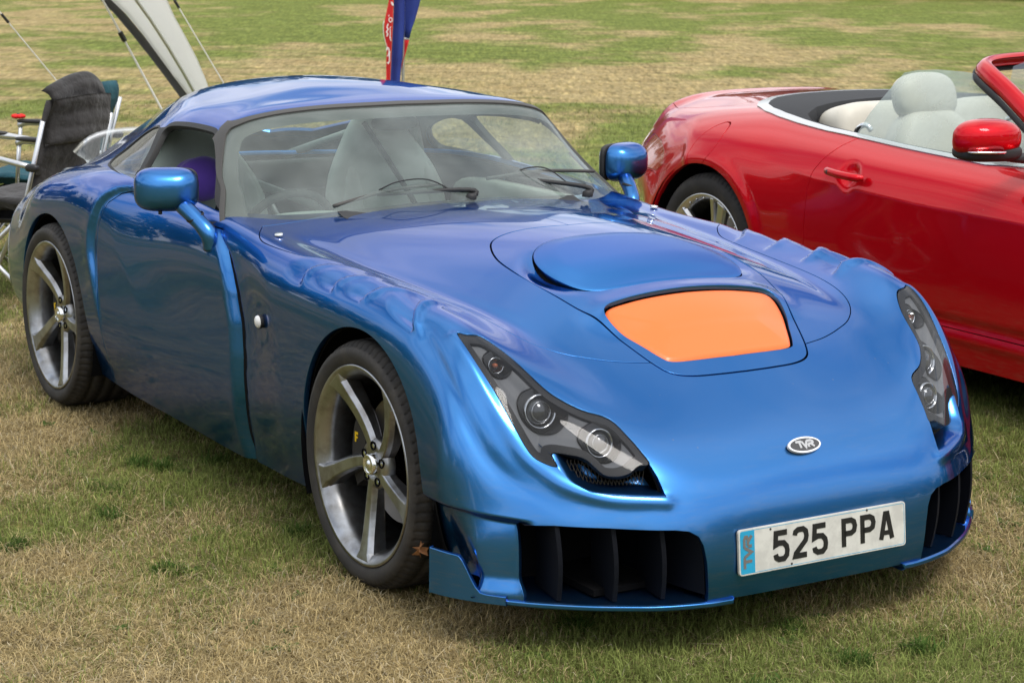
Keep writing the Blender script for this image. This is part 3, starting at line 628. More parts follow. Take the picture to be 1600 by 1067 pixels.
# mesh grille behind each scoop
GR = MB()
for sgn in (-1, 1):
    GR = MB()
    for k in range(26):
        w0 = .445 + k*.0078
        GR.tube([(np.interp(w0, [.44, .63], [.755, .655]), sgn*w0, .405), (np.interp(w0, [.44, .63], [.735, .632]), sgn*(w0 + .02), .462)], .0011, 4)
        GR.tube([(np.interp(w0, [.44, .63], [.755, .655]), sgn*w0, .405), (np.interp(w0, [.44, .63], [.739, .640]), sgn*(w0 - .02), .462)], .0011, 4)
    kind(GR.obj("mesh_grille", MESHM, car), "stuff")

# ---- cabin
NR2, NC2 = 300, 200
Sc = bspline_interp(to3(CABIN), (NR2, NC2)).reshape(-1, 3); Tc0 = grid_tris(NR2, NC2); nc_ = vnormals(Sc, Tc0)
if nc_[(NR2//2)*NC2 + 3][2] < 0: Tc0 = Tc0[:, ::-1].copy()
cab = Tri(Sc, Tc0); cab.N[::NC2, 1] = 0
WS = [(0,.74),(.66,.765),(.715,.795),(.7185,.802),(.694,.846),(.664,.895),(.652,.93),(.627,.98),(.604,1.025),(.587,1.052),(.562,1.073),(.505,1.094),(.401,1.1105),(.245,1.1195),(0,1.1225)]
WSF = [(a, b) for a, b in WS] + [(-a, b) for a, b in WS[::-1]]
WSF = csm(WS[3:], 5); WSF = [(0,.74),(.66,.765),(.712,.792)] + WSF; WSF = WSF + [(-a, b) for a, b in WSF[::-1]]
def F_ws(t): return np.where(t.V[:, 0] > -1.36, poly_sd(-t.V[:, 1], t.V[:, 2], WSF), 1.)
WIN = [(-1.085,.812),(-1.15,.868),(-1.215,.925),(-1.275,.980),(-1.325,1.024),(-1.36,1.040),(-1.41,1.0475),(-1.57,1.047),(-1.70,1.040),(-1.77,1.031),(-1.795,1.012),(-1.785,.982),(-1.755,.92),(-1.715,.855),(-1.70,.845)]
QUA = [(-1.765,.855),(-1.775,.895),(-1.82,.963),(-1.855,1.006),(-1.88,1.018),(-1.95,1.010),(-2.03,.985),(-2.09,.955),(-2.135,.918),(-2.15,.893),(-2.14,.878),(-2.07,.873),(-1.90,.864),(-1.79,.855)]
WIN = csm(WIN, 4, True); QUA = csm(QUA, 4, True)
APOLY = [(-.97,.785),(-1.12,.79),(-1.21,.91),(-1.345,1.030),(-1.30,1.052),(-1.20,.97)]
def F_side(t, poly): return np.where((-t.V[:, 1] > .5), poly_sd(t.V[:, 0], t.V[:, 2], poly), 1.)
def F_rear(t): return np.where(t.V[:, 0] < -2.05, poly_sd(t.V[:, 0], -t.V[:, 1], sym2([(-2.07,0),(-2.09,.30),(-2.16,.42),(-2.4,.44),(-2.7,.39),(-2.9,.30),(-3.01,0)])), 1.)
ws, c1 = cab.split(F_ws(cab)); 
seal, c1 = c1.split(F_ws(c1) - .0075)
win, c1 = c1.split(F_side(c1, WIN))
qua, c1 = c1.split(F_side(c1, QUA))
blackf = lambda t: np.minimum(np.minimum(F_side(t, WIN) - .013, F_side(t, QUA) - .006), np.where(-t.V[:, 1] > .5, poly_sd(t.V[:, 0], t.V[:, 2], [(-1.70,.845),(-1.76,.855),(-1.87,1.018),(-1.78,1.03)]), 1.))
apl = lambda t: F_side(t, APOLY)
trim, c1 = c1.split(np.minimum(blackf(c1), apl(c1)))
rear, roof = c1.split(F_rear(c1))
roofo = tri_obj("roof", roof.both().flange(.014), BLUE, car)
tri_obj("window_trim", trim.flange(.020), BLACK, car); tri_obj("window_trim", trim.mirror().flange(.020), BLACK, car)
tri_obj("windscreen_seal", seal.both().offset(.003).flange(.012), SEAL, car)
wsb = ws.both()
wo_ = tri_obj("windscreen", wsb.offset(-.003), GLASS, car)
frit = lambda t: F_ws(t) + np.interp(t.V[:, 2], [.80, .86, 1.0, 1.09, 1.12], [.055, .040, .032, .034, .034])
fr_ = wsb.offset(-.006); fr_ = fr_.split(frit(fr_))[1]
tri_obj("screen_border", fr_, SEAL, wo_)
tri_obj("rear_screen", rear.both().offset(-.003), SIDEGLASS, car)
tri_obj("quarter_window", qua.offset(-.004), SIDEGLASS, car); tri_obj("quarter_window", qua.mirror().offset(-.004), SIDEGLASS, car)
tri_obj("side_window", win.mirror().offset(-.004), SIDEGLASS, car)
# headliner: inner skin of the cabin without its openings
hl = c1.both().offset(-.028); hl = hl.split(np.where(hl.V[:, 0] < -2.05, poly_sd(hl.V[:, 0], -hl.V[:, 1], sym2([(-2.07,0),(-2.09,.30),(-2.16,.42),(-2.4,.44),(-2.7,.39),(-2.9,.30),(-3.01,0)])), 1.))[1]
tri_obj("headliner", hl, LINER, car) if False else None
LINER = pbr("cabin_lining", (.06, .064, .06), .85)
tri_obj("headliner", hl, LINER, car)
# ---- wheels
def rimV(prof, n=96): return MB().lathe(prof, (0, 1, 0), (0, 0, 0), n)
def build_tyre(R, rr, wd, name="tyre", sipes=76, parent=None):
    # profile across the tyre: y from -wd/2 (outer) to wd/2
    h = wd/2; pr = [(rr-.010, -h+.020), (rr+.001, -h+.010), (rr+.008, -h+.004), (rr+(R-rr)*.45, -h-.002), (rr+(R-rr)*.72, -h+.004), (R-.016, -h+.012), (R-.006, -h+.022), (R-.002, -h+.034)]
    g = [(-h+.052, 0), (-h+.054, .007), (-h+.062, .007), (-h+.064, 0), (-.030, 0), (-.028, .007), (-.020, .007), (-.018, 0), (.018, 0), (.020, .007), (.028, .007), (.030, 0), (h-.064, 0), (h-.062, .007), (h-.054, .007), (h-.052, 0)]
    pr += [(R - dpt, y) for y, dpt in g] + [(r, -y) for r, y in pr[::-1]]
    n = sipes*6; V = []; m = len(pr)
    ang = np.arange(n)*2*math.pi/n
    for i, (r, y) in enumerate(pr):
        sh = (abs(y) > h-.050) and r > rr + (R-rr)*.72
        for k in range(n):
            rr_ = r; ph = (k + (2 if y > 0 else 0) + int(round(abs(y)/.02))) % 6
            if sh and ph == 0: rr_ = r - .0055
            elif (not sh) and r > R-.003 and ph == 3: rr_ = r - .003
            V.append((rr_*math.cos(ang[k]), y, rr_*math.sin(ang[k])))
    F = [(i*n+k, (i+1)*n+k, (i+1)*n+(k+1) % n, i*n+(k+1) % n) for i in range(m-1) for k in range(n)]
    o = mesh_obj(name, V, F, TYRE, parent, smooth=True, local=True)
    return o
def spoke_mesh(mb, phi0, r0, r1, hw, y0, y1, swirl, depth=(.030, .055), n=11):
    G = []
    for i in range(n):
        t = i/(n-1); r = r0 + (r1-r0)*t; ph = phi0 - swirl*(1-t)**1.5
        w = np.interp(t, [0, .25, .7, .9, 1], hw); y = y0 + (y1-y0)*t**1.7; dp = depth[0] + (depth[1]-depth[0])*t
        tx = np.array([-math.sin(ph), 0, math.cos(ph)]); c = np.array([r*math.cos(ph), 0, r*math.sin(ph)]); A = np.array([0, 1., 0])
        G.append([c + tx*a*w + A*(y + b) for a, b in ((-1.05, dp), (-1.0, .014), (-.70, .0), (.70, .0), (1.0, .014), (1.05, dp))])
    G = np.array(G); m = 6; V = G.reshape(-1, 3); F = []
    for i in range(n-1):
        for k in range(m-1): F.append((i*m+k, i*m+k+1, (i+1)*m+k+1, (i+1)*m+k))
        F.append((i*m+m-1, i*m, (i+1)*m, (i+1)*m+m-1))
    F += [tuple(range(m))[::-1], tuple((n-1)*m+k for k in range(m))]
    mb.add(V, F)
def build_wheel(par, R=.325, rr=.2615, wd=.255, phi=0., spokes=5, style='five', caliper_dir=1):
    """wheel whose outer face looks along -y, hub on the origin of an Empty"""
    w = empty("wheel", (0, 0, 0)); 
    build_tyre(R, rr, wd, parent=w)
    h = wd/2
    rim = rimV([(rr-.030, -h+.085), (rr-.034, -h+.05), (rr-.024, -h+.022), (rr-.012, -h+.012), (rr-.006, -h+.006), (rr+.001, -h+.004), (rr+.002, -h+.010), (rr-.002, -h+.016)])
    ro = rim.obj("rim", GUN if style == 'five' else SILVER, w, smooth=True, local=True)
    rimV([(rr-.034, -h+.05), (rr-.040, -h+.10), (rr-.040, h-.06), (rr-.020, h-.02), (rr-.004, h-.01)]).obj("barrel", GUN if style == 'five' else SILVER, w, smooth=True, local=True)
    for k in range(spokes):
        sp = MB(); a = phi + k*2*math.pi/spokes
        if style == 'five':
            spoke_mesh(sp, a, .040, rr-.010, [.019, .020, .0235, .031, .047], -h+.045, -h+.008, .30)
        else:
            spoke_mesh(sp, a, .040, rr-.014, [.020, .021, .025, .028, .032], -h+.035, -h+.008, .0, depth=(.03, .03))
        so_ = sp.obj("spoke", GUN if style == 'five' else SILVER, w, local=True, bevel=.0028, seg=2)
    yc = -h + .045
    hub = MB().lathe([(.070, .030), (.068, .012), (.060, .001), (.040, -.001), (.033, .006), (.028, .006)], (0, 1, 0), (0, yc, 0), 40)
    hub.obj("hub", GUN if style == 'five' else SILVER, w, smooth=True, local=True)
    MB().lathe([(.029, .007), (.028, -.014), (.024, -.017), (.021, -.012), (.011, -.013), (.009, -.016), (.0005, -.017)], (0, 1, 0), (0, yc, 0), 36).obj("centre_cap", CHROME, w, smooth=True, local=True)
    for k in range(5):
        a = phi + (k + .42)*2*math.pi/5; c = (.050*math.cos(a), yc, .050*math.sin(a))
        MB().lathe([(.0125, -.0005), (.0125, -.003), (.010, -.003), (.010, .012), (.0005, .012)], (0, 1, 0), c, 16).obj("bolt_recess", VOID, w, smooth=False, local=True)
        MB().lathe([(.0075, .012), (.0075, .001), (.0055, -.001), (.0005, -.001)], (0, 1, 0), c, 6).obj("wheel_bolt", CHROME, w, local=True)
    MB().lathe([(.075, .0), (.165, .0), (.165, .026), (.075, .026)], (0, 1, 0), (0, -.01, 0), 56, closed=True).obj("brake_disc", STEEL, w, smooth=False, local=True)
    MB().lathe([(.0005, .09), (.20, .09)], (0, 1, 0), (0, -.02, 0), 32).obj("backing_plate", VOID, w, local=True)
    cal = MB(); G = []
    for i in range(9):
        a = math.radians(180 if caliper_dir > 0 else 0) + math.radians(-34 + 8.5*i)
        G.append([(r*math.cos(a), y, r*math.sin(a)) for r, y in ((.105, -.052), (.172, -.055), (.182, -.03), (.182, .05), (.105, .05))])
    G = np.array(G).reshape(-1, 3); n = 5
    F = [(i*n+k, i*n+(k+1) % n, (i+1)*n+(k+1) % n, (i+1)*n+k) for i in range(8) for k in range(n)] + [(0, 1, 2, 3, 4), tuple(8*n+k for k in range(5))[::-1]]
    mesh_obj("brake_caliper", G, F, CAST, w, local=True, bevel=.003)
    ym = MB(); fn = lambda u, v, t: (-.145 + u, t, .035 + v)
    ym.strip([(-.006, -.012), (-.006, .012), (.008, .012)], .007, fn, -.0535, -.0555); ym.strip([(-.002, .001), (.006, .001)], .005, fn, -.0535, -.0555)
    ym.obj("caliper_mark", YELLOW, w, local=True)
    return w
wf = build_wheel(None, phi=math.radians(-16.5)); 
def put_wheel(w, x, y, z, flip, rot=0, car_=None):
    w.parent = car_; w.matrix_parent_inverse = wmat(car_).inverted(); w.location = (x, y, z); w.rotation_euler = (0, rot, math.pi if flip else 0)
wr = copy_tree(wf); wl = copy_tree(wf); wrl = copy_tree(wf)
put_wheel(wf, 0, -.681, .322, False, 0, car); put_wheel(wr, -2.361, -.688, .322, False, math.radians(-14), car)
put_wheel(wl, 0, .681, .322, True, .4, car); put_wheel(wrl, -2.361, .688, .322, True, 1.0, car)

# ---- wheel-house liners and underside
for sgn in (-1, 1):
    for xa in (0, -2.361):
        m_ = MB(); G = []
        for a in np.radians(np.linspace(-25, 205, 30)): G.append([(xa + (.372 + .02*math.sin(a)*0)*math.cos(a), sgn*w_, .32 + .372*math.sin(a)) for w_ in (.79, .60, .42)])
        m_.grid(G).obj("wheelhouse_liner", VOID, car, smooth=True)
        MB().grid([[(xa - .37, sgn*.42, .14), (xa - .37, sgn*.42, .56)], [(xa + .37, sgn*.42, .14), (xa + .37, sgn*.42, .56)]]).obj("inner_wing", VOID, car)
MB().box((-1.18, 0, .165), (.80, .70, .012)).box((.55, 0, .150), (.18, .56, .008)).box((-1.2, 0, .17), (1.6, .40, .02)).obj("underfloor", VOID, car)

# ---- front intakes
for sgn in (-1, 1):
    m_ = MB()
    out = [(.712,.322),(.66,.326),(.56,.325),(.42,.318),(.385,.312),(.362,.298),(.350,.275),(.342,.235),(.336,.150)]
    xs = lambda w_: np.interp(w_, [.33, .42, .53, .62, .69, .72], [.872, .852, .805, .745, .69, .66])
    G = [[(xs(w_) - .004, sgn*w_, z_), (xs(w_) - .05, sgn*(w_ - .0 if w_ > .4 else w_ + .012), z_), (.50, sgn*(np.clip(w_, .40, .66)), min(z_, .30))] for w_, z_ in out]
    m_.grid(G).obj("intake_duct", DARKBLUE, car, smooth=True)
    MB().box((.50, sgn*.53, .225), (.004, .20, .10)).obj("radiator_core", VOID, car)
    for w_, x_, lean in ((.638, .69, .01), (.528, .76, .01), (.418, .80, .012)):
        mb = MB(); G = []
        for i in range(7):
            t = i/6; z_ = .14 + .185*t; xx = x_ + .012*math.sin(t*3.1)
            G.append([(xx + .02, sgn*(w_ + lean*t), z_), (xx + .016, sgn*(w_ + .010 + lean*t), z_), (xx - .12, sgn*(w_ - .015 + lean*t), z_), (xx - .12, sgn*(w_ - .021 + lean*t), z_)])
        G = np.array(G); F = [(i*4+k, i*4+(k+1) % 4, (i+1)*4+(k+1) % 4, (i+1)*4+k) for i in range(6) for k in range(4)]
        mesh_obj("intake_vane", G.reshape(-1, 3), F, DARKBLUE, car)
    # splitter blade with turned-up end plate
    edge = catmull([(.878,.262),(.872,.33),(.842,.435),(.80,.515),(.745,.600),(.665,.695),(.58,.770),(.505,.818),(.445,.842)], 8)
    inner = np.stack([np.interp(np.linspace(0, 1, len(edge)), [0, 1], [.80, .42]), np.interp(np.linspace(0, 1, len(edge)), [0, .1, 1], [.262, .27, .70])], 1)
    V = []; n = len(edge)
    for (ex, ew), (ix, iw) in zip(edge, inner):
        ex += .012; ew += .006
        V += [(ix, sgn*iw, .136), (ex - .005, sgn*(ew - .004), .137), (ex, sgn*ew, .134), (ex, sgn*ew, .125), (ex - .005, sgn*(ew - .004), .121), (ix, sgn*iw, .122)]
    F = [(i*6+k, i*6+(k+1) % 6, (i+1)*6+(k+1) % 6, (i+1)*6+k) for i in range(n-1) for k in range(6)] + [tuple(range(6)), tuple((n-1)*6+k for k in range(6))[::-1]]
    sp = mesh_obj("front_splitter", V, F, BLUE, car, smooth=False, bevel=.0015)
    e2 = edge[int(n*.68):] + np.array([.012, .006]); V = []; m = len(e2)
    dxy = np.gradient(e2, axis=0); nn = np.stack([dxy[:, 1], -dxy[:, 0]], 1); nn /= np.linalg.norm(nn, axis=1, keepdims=True)
    for i in range(m):
        t = i/(m-1); hh = .022 + .083*smooth(.22, .52, t) + .008*t; a_ = e2[i] + nn[i]*.003; b_ = e2[i] - nn[i]*.009
        V += [(a_[0], sgn*a_[1], .122), (a_[0], sgn*a_[1], .122 + hh), (b_[0], sgn*b_[1], .122 + hh), (b_[0], sgn*b_[1], .122)]
    F = [(i*4+k, i*4+(k+1) % 4, (i+1)*4+(k+1) % 4, (i+1)*4+k) for i in range(m-1) for k in range(4)] + [(0, 1, 2, 3), tuple((m-1)*4+k for k in range(4))[::-1]]
    mesh_obj("end_plate", V, F, BLUE, sp, smooth=False, bevel=.0018)

# ---- badge, plate, repeaters
def frame_at(o, ex, ey):
    o = np.array(o, float); ex = np.array(ex, float); ex /= np.linalg.norm(ex); ey = np.array(ey, float); ey -= ex*(ey @ ex); ey /= np.linalg.norm(ey); ez = np.cross(ex, ey)
    return lambda u, v, t: o + ex*u + ey*v + ez*t
plate_fn = frame_at((.886, 0, .2455), (0, 1, 0), (-.10, 0, .99))          # image-left to image-right is -y to +y seen from the front
def rrect(w, h, r, n=5):
    P = []
    for cx, cy, a0 in ((w-r, h-r, 0), (-w+r, h-r, 90), (-w+r, -h+r, 180), (w-r, -h+r, 270)):
        for k in range(n+1): a = math.radians(a0 + 90*k/n); P.append((cx + r*math.cos(a), cy + r*math.sin(a)))
    return P
pl = MB().prism(rrect(.260, .0555, .009), plate_fn, 0, .008).obj("number_plate", PLATEW, car, bevel=.001)
MB().prism([(-.255, -.0505), (-.2135, -.0505), (-.2135, .0505), (-.255, .0505)], plate_fn, .008, .0084).obj("plate_side_band", PLATEB, pl)
MB().strip(rrect(.2555, .0510, .006), .0012, plate_fn, .008, .0083, closed=True).obj("plate_border_line", PLATEB, pl)
MB().box((.872, 0, .2455), (.010, .25, .05)).obj("plate_holder", BLACK, pl)
for u_, v_ in ((-.165, .046), (-.103, -.047), (.135, .050), (.205, .030)): MB().lathe([(.0028, .008), (.0026, .0095), (.0005, .0098)], (.99, 0, .10), tuple(plate_fn(u_, v_, 0)), 10).obj("plate_screw", BLACK, pl)
CH = {'5': [[(1,1),(.06,1),(.0,.56),(.30,.62),(.70,.60),(.95,.46),(1,.30),(.95,.12),(.72,0),(.28,0),(.05,.08),(0,.20)]],
      '2': [[(0,.80),(.05,.92),(.28,1),(.72,1),(.95,.90),(1,.72),(.92,.55),(.06,.10),(0,0),(1,0)]],
      'P': [[(0,0),(0,1),(.66,1),(.92,.92),(1,.76),(.92,.58),(.66,.50),(.04,.50)]],
      'A': [[(0,0),(.40,1),(.60,1),(1,0)], [(.17,.25),(.83,.25)]]}
def glyph(ch, x, y, w, h, sw, fn, t0, t1, name, mat, par):
    m_ = MB()
    for k, pl_ in enumerate(CH[ch]):
        m_.strip([(x + sw/2 + a*(w - sw), y + sw/2 + b*(h - sw)) for a, b in pl_], sw if k == 0 else sw*.85, fn, t0 if k == 0 else t0 - .0003, t1 if k == 0 else t1 - .0003)
    return m_.obj(name, mat, par)
xx = -.158
for ch in "525 PPA":
    if ch == ' ': xx += .033; continue
    glyph(ch, xx, -.0375, .049, .077, .0135, plate_fn, .008, .0092, "plate_letter", PLATEBLACK, pl); xx += .0595
# club letters, merged T V R
TVR = [[(0,1),(1.0,1)], [(.62,.86),(.62,0)], [(1.0,1),(1.42,.06),(1.86,1)], [(1.86,1),(2.55,1),(2.78,.86),(2.78,.66),(2.55,.52),(2.0,.52)], [(1.95,.52),(1.95,0)] , [(2.35,.50),(2.85,0)]]
def tvr(fn0, sx, sy, ox, oy, sw, t0, t1, name, mat, par, shear=.18):
    m_ = MB(); fn = lambda u, v, t: fn0(ox + u*sx + v*sy*0 - shear*(1 - v)*sx*.0, oy + v*sy, t)
    for i, p in enumerate(TVR):
        q = [(ox + u*sx, oy + v*sy) for u, v in p]; m_.strip(q, sw, fn0, t0, t1 + i*.00008)
    return m_.obj(name, mat, par)
rot_fn = lambda u, v, t: plate_fn(-.2343 - v, u, t)
tvr(rot_fn, .0275, .022, -.0390, -.012, .0075, .0084, .0090, "plate_logo", PLATEGREY, pl)
bd = frame_at((.803, 0, .4575), (0, 1, 0), (-.64, 0, .77))
bo = MB().prism([(.050*math.cos(a), .0215*math.sin(a)) for a in np.linspace(0, 2*math.pi, 48, endpoint=False)], bd, -.004, .004).obj("badge", pbr("badge_white", (.78, .80, .84), .25, coat=.8), car, bevel=.001)
MB().prism([(.0445*math.cos(a), .0165*math.sin(a)) for a in np.linspace(0, 2*math.pi, 48, endpoint=False)], bd, .004, .0046).obj("badge_field", pbr("badge_black", (.03, .028, .028), .3, coat=.8), bo)
tvr(bd, .0185, .0170, -.0265, -.0085, .0062, .0046, .0054, "badge_letters", pbr("badge_silver", (.50, .50, .50), .35, metal=.6), bo)
for sgn in (-1, 1):
    c = (-.640, sgn*.787, .590)
    MB().lathe([(.0185, -.008), (.0205, .003), (.0195, .005)], (0, sgn, 0), c, 28).obj("repeater_rim", BLACK, car, smooth=True)
    MB().lathe([(.0185, .004), (.016, .009), (.009, .0125), (.0005, .0135)], (0, sgn, 0), c, 28).obj("side_repeater", LIGHTWHITE, car, smooth=True)
    MB().lathe([(.0125, -.004), (.0125, .0015), (.010, .0025), (.0005, .0025)], (-.05, sgn*.12, 1), (-.775, sgn*.662, .812), 24).obj("bonnet_lock", CHROME, car, smooth=True)

# ---- mirrors
for sgn in (-1, 1):
    a = math.radians(24); t_ = np.array([-math.sin(a), sgn*math.cos(a), 0]); d_ = np.array([math.cos(a), sgn*math.sin(a)*1.0, 0])
    Rm = np.stack([d_, t_, [0, 0, 1]], 1); c = np.array([-1.20, sgn*.832, .903])
    def tp(V):
        V = V.copy(); f = (V[:, 0] > 0)*V[:, 0]; k = 1 - .30*(f/.075)**2; V[:, 1] *= k; V[:, 2] *= k; V[:, 2] += -.010*(V[:, 1]/.1)*0; V[:, 0] = np.where(V[:, 0] < 0, V[:, 0]*.35, V[:, 0]); return V
    Vv, Fv = rounded(c, (.072, .097, .066), 3.4, 26, 40, Rm, tp)
    mo = mesh_obj("door_mirror", Vv, Fv, BLUE, car, smooth=True)
    Vv, Fv = rounded(c - d_*.030, (.012, .095, .062), 5, 16, 40, Rm); mesh_obj("mirror_rim", Vv, Fv, BLACK, mo, smooth=True)
    Vv, Fv = rounded(c - d_*.042, (.003, .088, .051), 5, 12, 40, Rm); mesh_obj("mirror_glass", Vv, Fv, CHROME, mo, smooth=True)
    st = [(-1.045, sgn*.748, .745), (-1.045, sgn*.765, .785), (-1.085, sgn*.783, .822), (-1.15, sgn*.803, .860)]
    MB().tube(catmull(st, 5), np.interp(np.linspace(0, 1, 16), [0, .15, .6, 1], [.033, .028, .024, .026]), 20).obj("mirror_stalk", BLUE, mo, smooth=True)
    MB().lathe([(.0275, -.004), (.029, 0), (.0275, .004)], (-.03, sgn*.45, .85), (-1.092, sgn*.786, .830), 24).obj("stalk_joint", BLACK, mo, smooth=True)
    if sgn < 0: MB().lathe([(.006, 0), (.006, -.012), (.0005, -.013)], (0, 0, 1), c + np.array([.01, -.025, -.061]), 10).obj("adjuster_knob", BLACK, mo)

# ---- wipers
def wiper(piv, tip, blade_a, blade_b, curl):
    m_ = MB(); m_.tube(catmull([piv, tuple(np.add(piv, (-.01, 0, .03))), tip], 6), np.linspace(.010, .006, 13), 8)
    w_ = m_.obj("wiper", BLACK, car, smooth=True)
    MB().tube(catmull([blade_a, tuple((np.array(blade_a) + blade_b)/2 + np.array([.0, 0, .012])), blade_b], 8), .0062, 6).obj("wiper_blade", SEAL, w_, smooth=True)
    MB().tube(catmull(curl, 6), .0022, 6).obj("washer_hose", BLACK, w_, smooth=True)
    MB().lathe([(.018, 0), (.018, .014), (.010, .022), (.0005, .022)], (.2, 0, 1), piv, 16).obj("wiper_spindle", BLACK, w_, smooth=True)

# ---- cabin interior
FLOORZ = .20
MB().box((-1.62, 0, FLOORZ), (.80, .64, .015)).box((-1.6, -.655, .42), (.75, .015, .22)).box((-1.6, .655, .42), (.75, .015, .22)).obj("cabin_floor", CARPET, car)
MB().box((-2.43, 0, .50), (.02, .60, .32)).obj("rear_bulkhead", CARPET, car, bevel=.01)
MB().box((-2.60, 0, .70), (.22, .50, .01)).obj("parcel_shelf", CARPET, car)
Vv, Fv = rounded((-1.12, 0, .67), (.20, .66, .12), 4, 16, 44, None, lambda V: V*np.array([1, 1, 1]) + np.stack([0*V[:, 0], 0*V[:, 0], -.05*(V[:, 1]/.66)**2], 1))
db = mesh_obj("dashboard", Vv, Fv, DASH, car, smooth=True)
Vv, Fv = rounded((-1.18, -.36, .75), (.13, .20, .055), 2.5, 14, 30); mesh_obj("instrument_cowl", Vv, Fv, DASH, db, smooth=True)
Vv, Fv = rounded((-1.55, 0, .42), (.55, .11, .17), 4, 14, 28); mesh_obj("centre_tunnel", Vv, Fv, LEATHER, car, smooth=True)
for sgn in (-1, 1):
    Vv, Fv = rounded((-1.55, sgn*.665, .60), (.52, .035, .19), 5, 14, 30); mesh_obj("door_card", Vv, Fv, LEATHER, car, smooth=True)
    yy = sgn*.36; Ry = rotm('Y', math.radians(-20))
    st_ = MB(); Vv, Fv = rounded((-1.72, yy, .38), (.27, .235, .10), 3.2, 16, 30, rotm('Y', math.radians(-8))); st_.add(Vv, Fv); so1 = st_.obj("seat", LEATHER, car, smooth=True)
    def tb(V): V = V.copy(); k = 1 - .42*smooth(.02, .36, V[:, 2]); V[:, 1] *= k; V[:, 0] *= 1 - .3*smooth(.1, .36, V[:, 2]); return V
    Vv, Fv = rounded((-2.03, yy, .68), (.085, .235, .36), 3.0, 22, 34, Ry, tb); mesh_obj("seat_back", Vv, Fv, LEATHER, so1, smooth=True)
    for s2 in (-1, 1):
        Vv, Fv = rounded((-1.985, yy + s2*.175, .62), (.075, .045, .25), 2.4, 16, 20, Ry @ rotm('X', s2*math.radians(8))); mesh_obj("seat_bolster", Vv, Fv, LEATHER, so1, smooth=True)
        Vv, Fv = rounded((-1.72, yy + s2*.20, .44), (.24, .05, .07), 2.4, 14, 20); mesh_obj("seat_bolster", Vv, Fv, LEATHER, so1, smooth=True)
for sgn in (-1, 1):
    yy = sgn*.36
    MB().tube(catmull([(-2.02, yy - sgn*.10, .99), (-1.90, yy - sgn*.02, .80), (-1.84, yy + sgn*.10, .58), (-1.80, yy + sgn*.20, .46)], 6), .010, 6).obj("seat_belt", CARPET, car, smooth=True)
G = [[(-.80 - .12*abs(y)**2 - a, y, .852 - .045*abs(y)**1.7 + b) for a, b in ((-.03, -.010), (.02, -.004), (.06, .008))] for y in np.linspace(-.42, .42, 25)]
MB().grid(G).obj("scuttle_panel", BLACK, car, smooth=True)
sw = MB(); Rw = rotm('Y', math.radians(-68)); ring = [np.array([-1.36, -.36, .70]) + Rw @ np.array([.165*math.cos(a), .165*math.sin(a), 0]) for a in np.linspace(0, 2*math.pi, 41)]
sw.tube(ring, .014, 10, cap=False); swo = sw.obj("steering_wheel", CARPET, car, smooth=True)
for k in range(3):
    a = math.radians(90 + 120*k); MB().tube([np.array([-1.35, -.36, .70]), np.array([-1.36, -.36, .70]) + Rw @ np.array([.16*math.cos(a), .16*math.sin(a), 0])], .010, 8).obj("wheel_spoke", STEEL, swo, smooth=True)
CAGE = pbr("grey_cage_tube", (.28, .31, .30), .5)
for sgn in (-1, 1):
    MB().tube(catmull([(-2.14, sgn*.56, .25), (-2.12, sgn*.55, .80), (-2.06, sgn*.45, 1.03), (-2.03, sgn*.30, 1.085), (-2.02, 0, 1.10)], 8), .019, 12).obj("roll_hoop", CAGE, car, smooth=True)
    MB().tube([(-2.08, sgn*.42, 1.0), (-2.75, sgn*.30, .80)], .016, 10).obj("roll_stay", CAGE, car, smooth=True)
MB().tube([(-2.10, -.50, .93), (-2.12, .45, .55)], .016, 10).obj("roll_brace", CAGE, car, smooth=True)
Vv, Fv = rounded((-1.34, .02, 1.055), (.018, .085, .024), 3, 12, 24); mesh_obj("rear_view_mirror", Vv, Fv, CARPET, car, smooth=True)
Vv, Fv = rounded((-1.30, .02, 1.085), (.02, .045, .012), 3, 10, 20); mesh_obj("mirror_mount", Vv, Fv, BLACK, car, smooth=True)
wiper((-.845, .02, .862), (-.93, -.26, .885), (-.905, -.42, .862), (-.94, -.04, .905), [(-.87, -.02, .885), (-.90, -.10, .925), (-.90, -.20, .925), (-.92, -.26, .90)])
wiper((-.86, .46, .845), (-.98, .24, .905), (-.95, .14, .91), (-1.035, .60, .90), [(-.90, .42, .88), (-.94, .36, .93), (-.96, .30, .935), (-.975, .24, .915)])

# ---- clear rear spoiler
sp = MB(); G = []
for i in range(25):
    t = i/24*2 - 1; y = t*.43; k = 1 - abs(t)**6
    G.append([(-2.98, y, .775), (-3.03 - .02*k, y*1.0, .79 + .03*k), (-3.10 - .02*k, y*1.01, .80 + .065*k), (-3.16 - .02*k, y*1.0, .805 + .085*k)])
spo = sp.grid(G).obj("clear_spoiler", PERSPEX, car, smooth=True); md = spo.modifiers.new("t", 'SOLIDIFY'); md.thickness = .005
for y in (-.32, -.12, .12, .32): MB().box((-3.04, y, .76), (.03, .006, .06)).obj("spoiler_bracket", BLACK, spo)
for y in (-.30, -.20, .20, .30): MB().lathe([(.04, -.05), (.045, .0), (.040, .01), (.036, -.03)], (-1, 0, 0), (-3.165, y, .40), 24).obj("tail_lamp", pbr("tail_lamp_red", (.35, .01, .01), .2, coat=1), car, smooth=True)
# things resting in the cabin
Vv, Fv = rounded((-1.89, -.435, .835), (.10, .085, .075), 2.2, 20, 32, rotm('X', .3), lambda V: V*np.array([1, 1, 1]) + np.stack([0*V[:, 0], 0*V[:, 0], .006*np.sin(V[:, 0]*60)], 1))
cp = mesh_obj("cap", Vv, Fv, PURPLE, None, smooth=True); tag(cp, "purple cloth cap with a white mark seen through the driver's window", "cap")
MB().strip([(-.03, -.01), (.0, .01), (.03, .0)], .012, lambda u, v, t: (-1.85 + u, -.522 - t, .84 + v), 0, .003).obj("cap_mark", WHITE, cp)
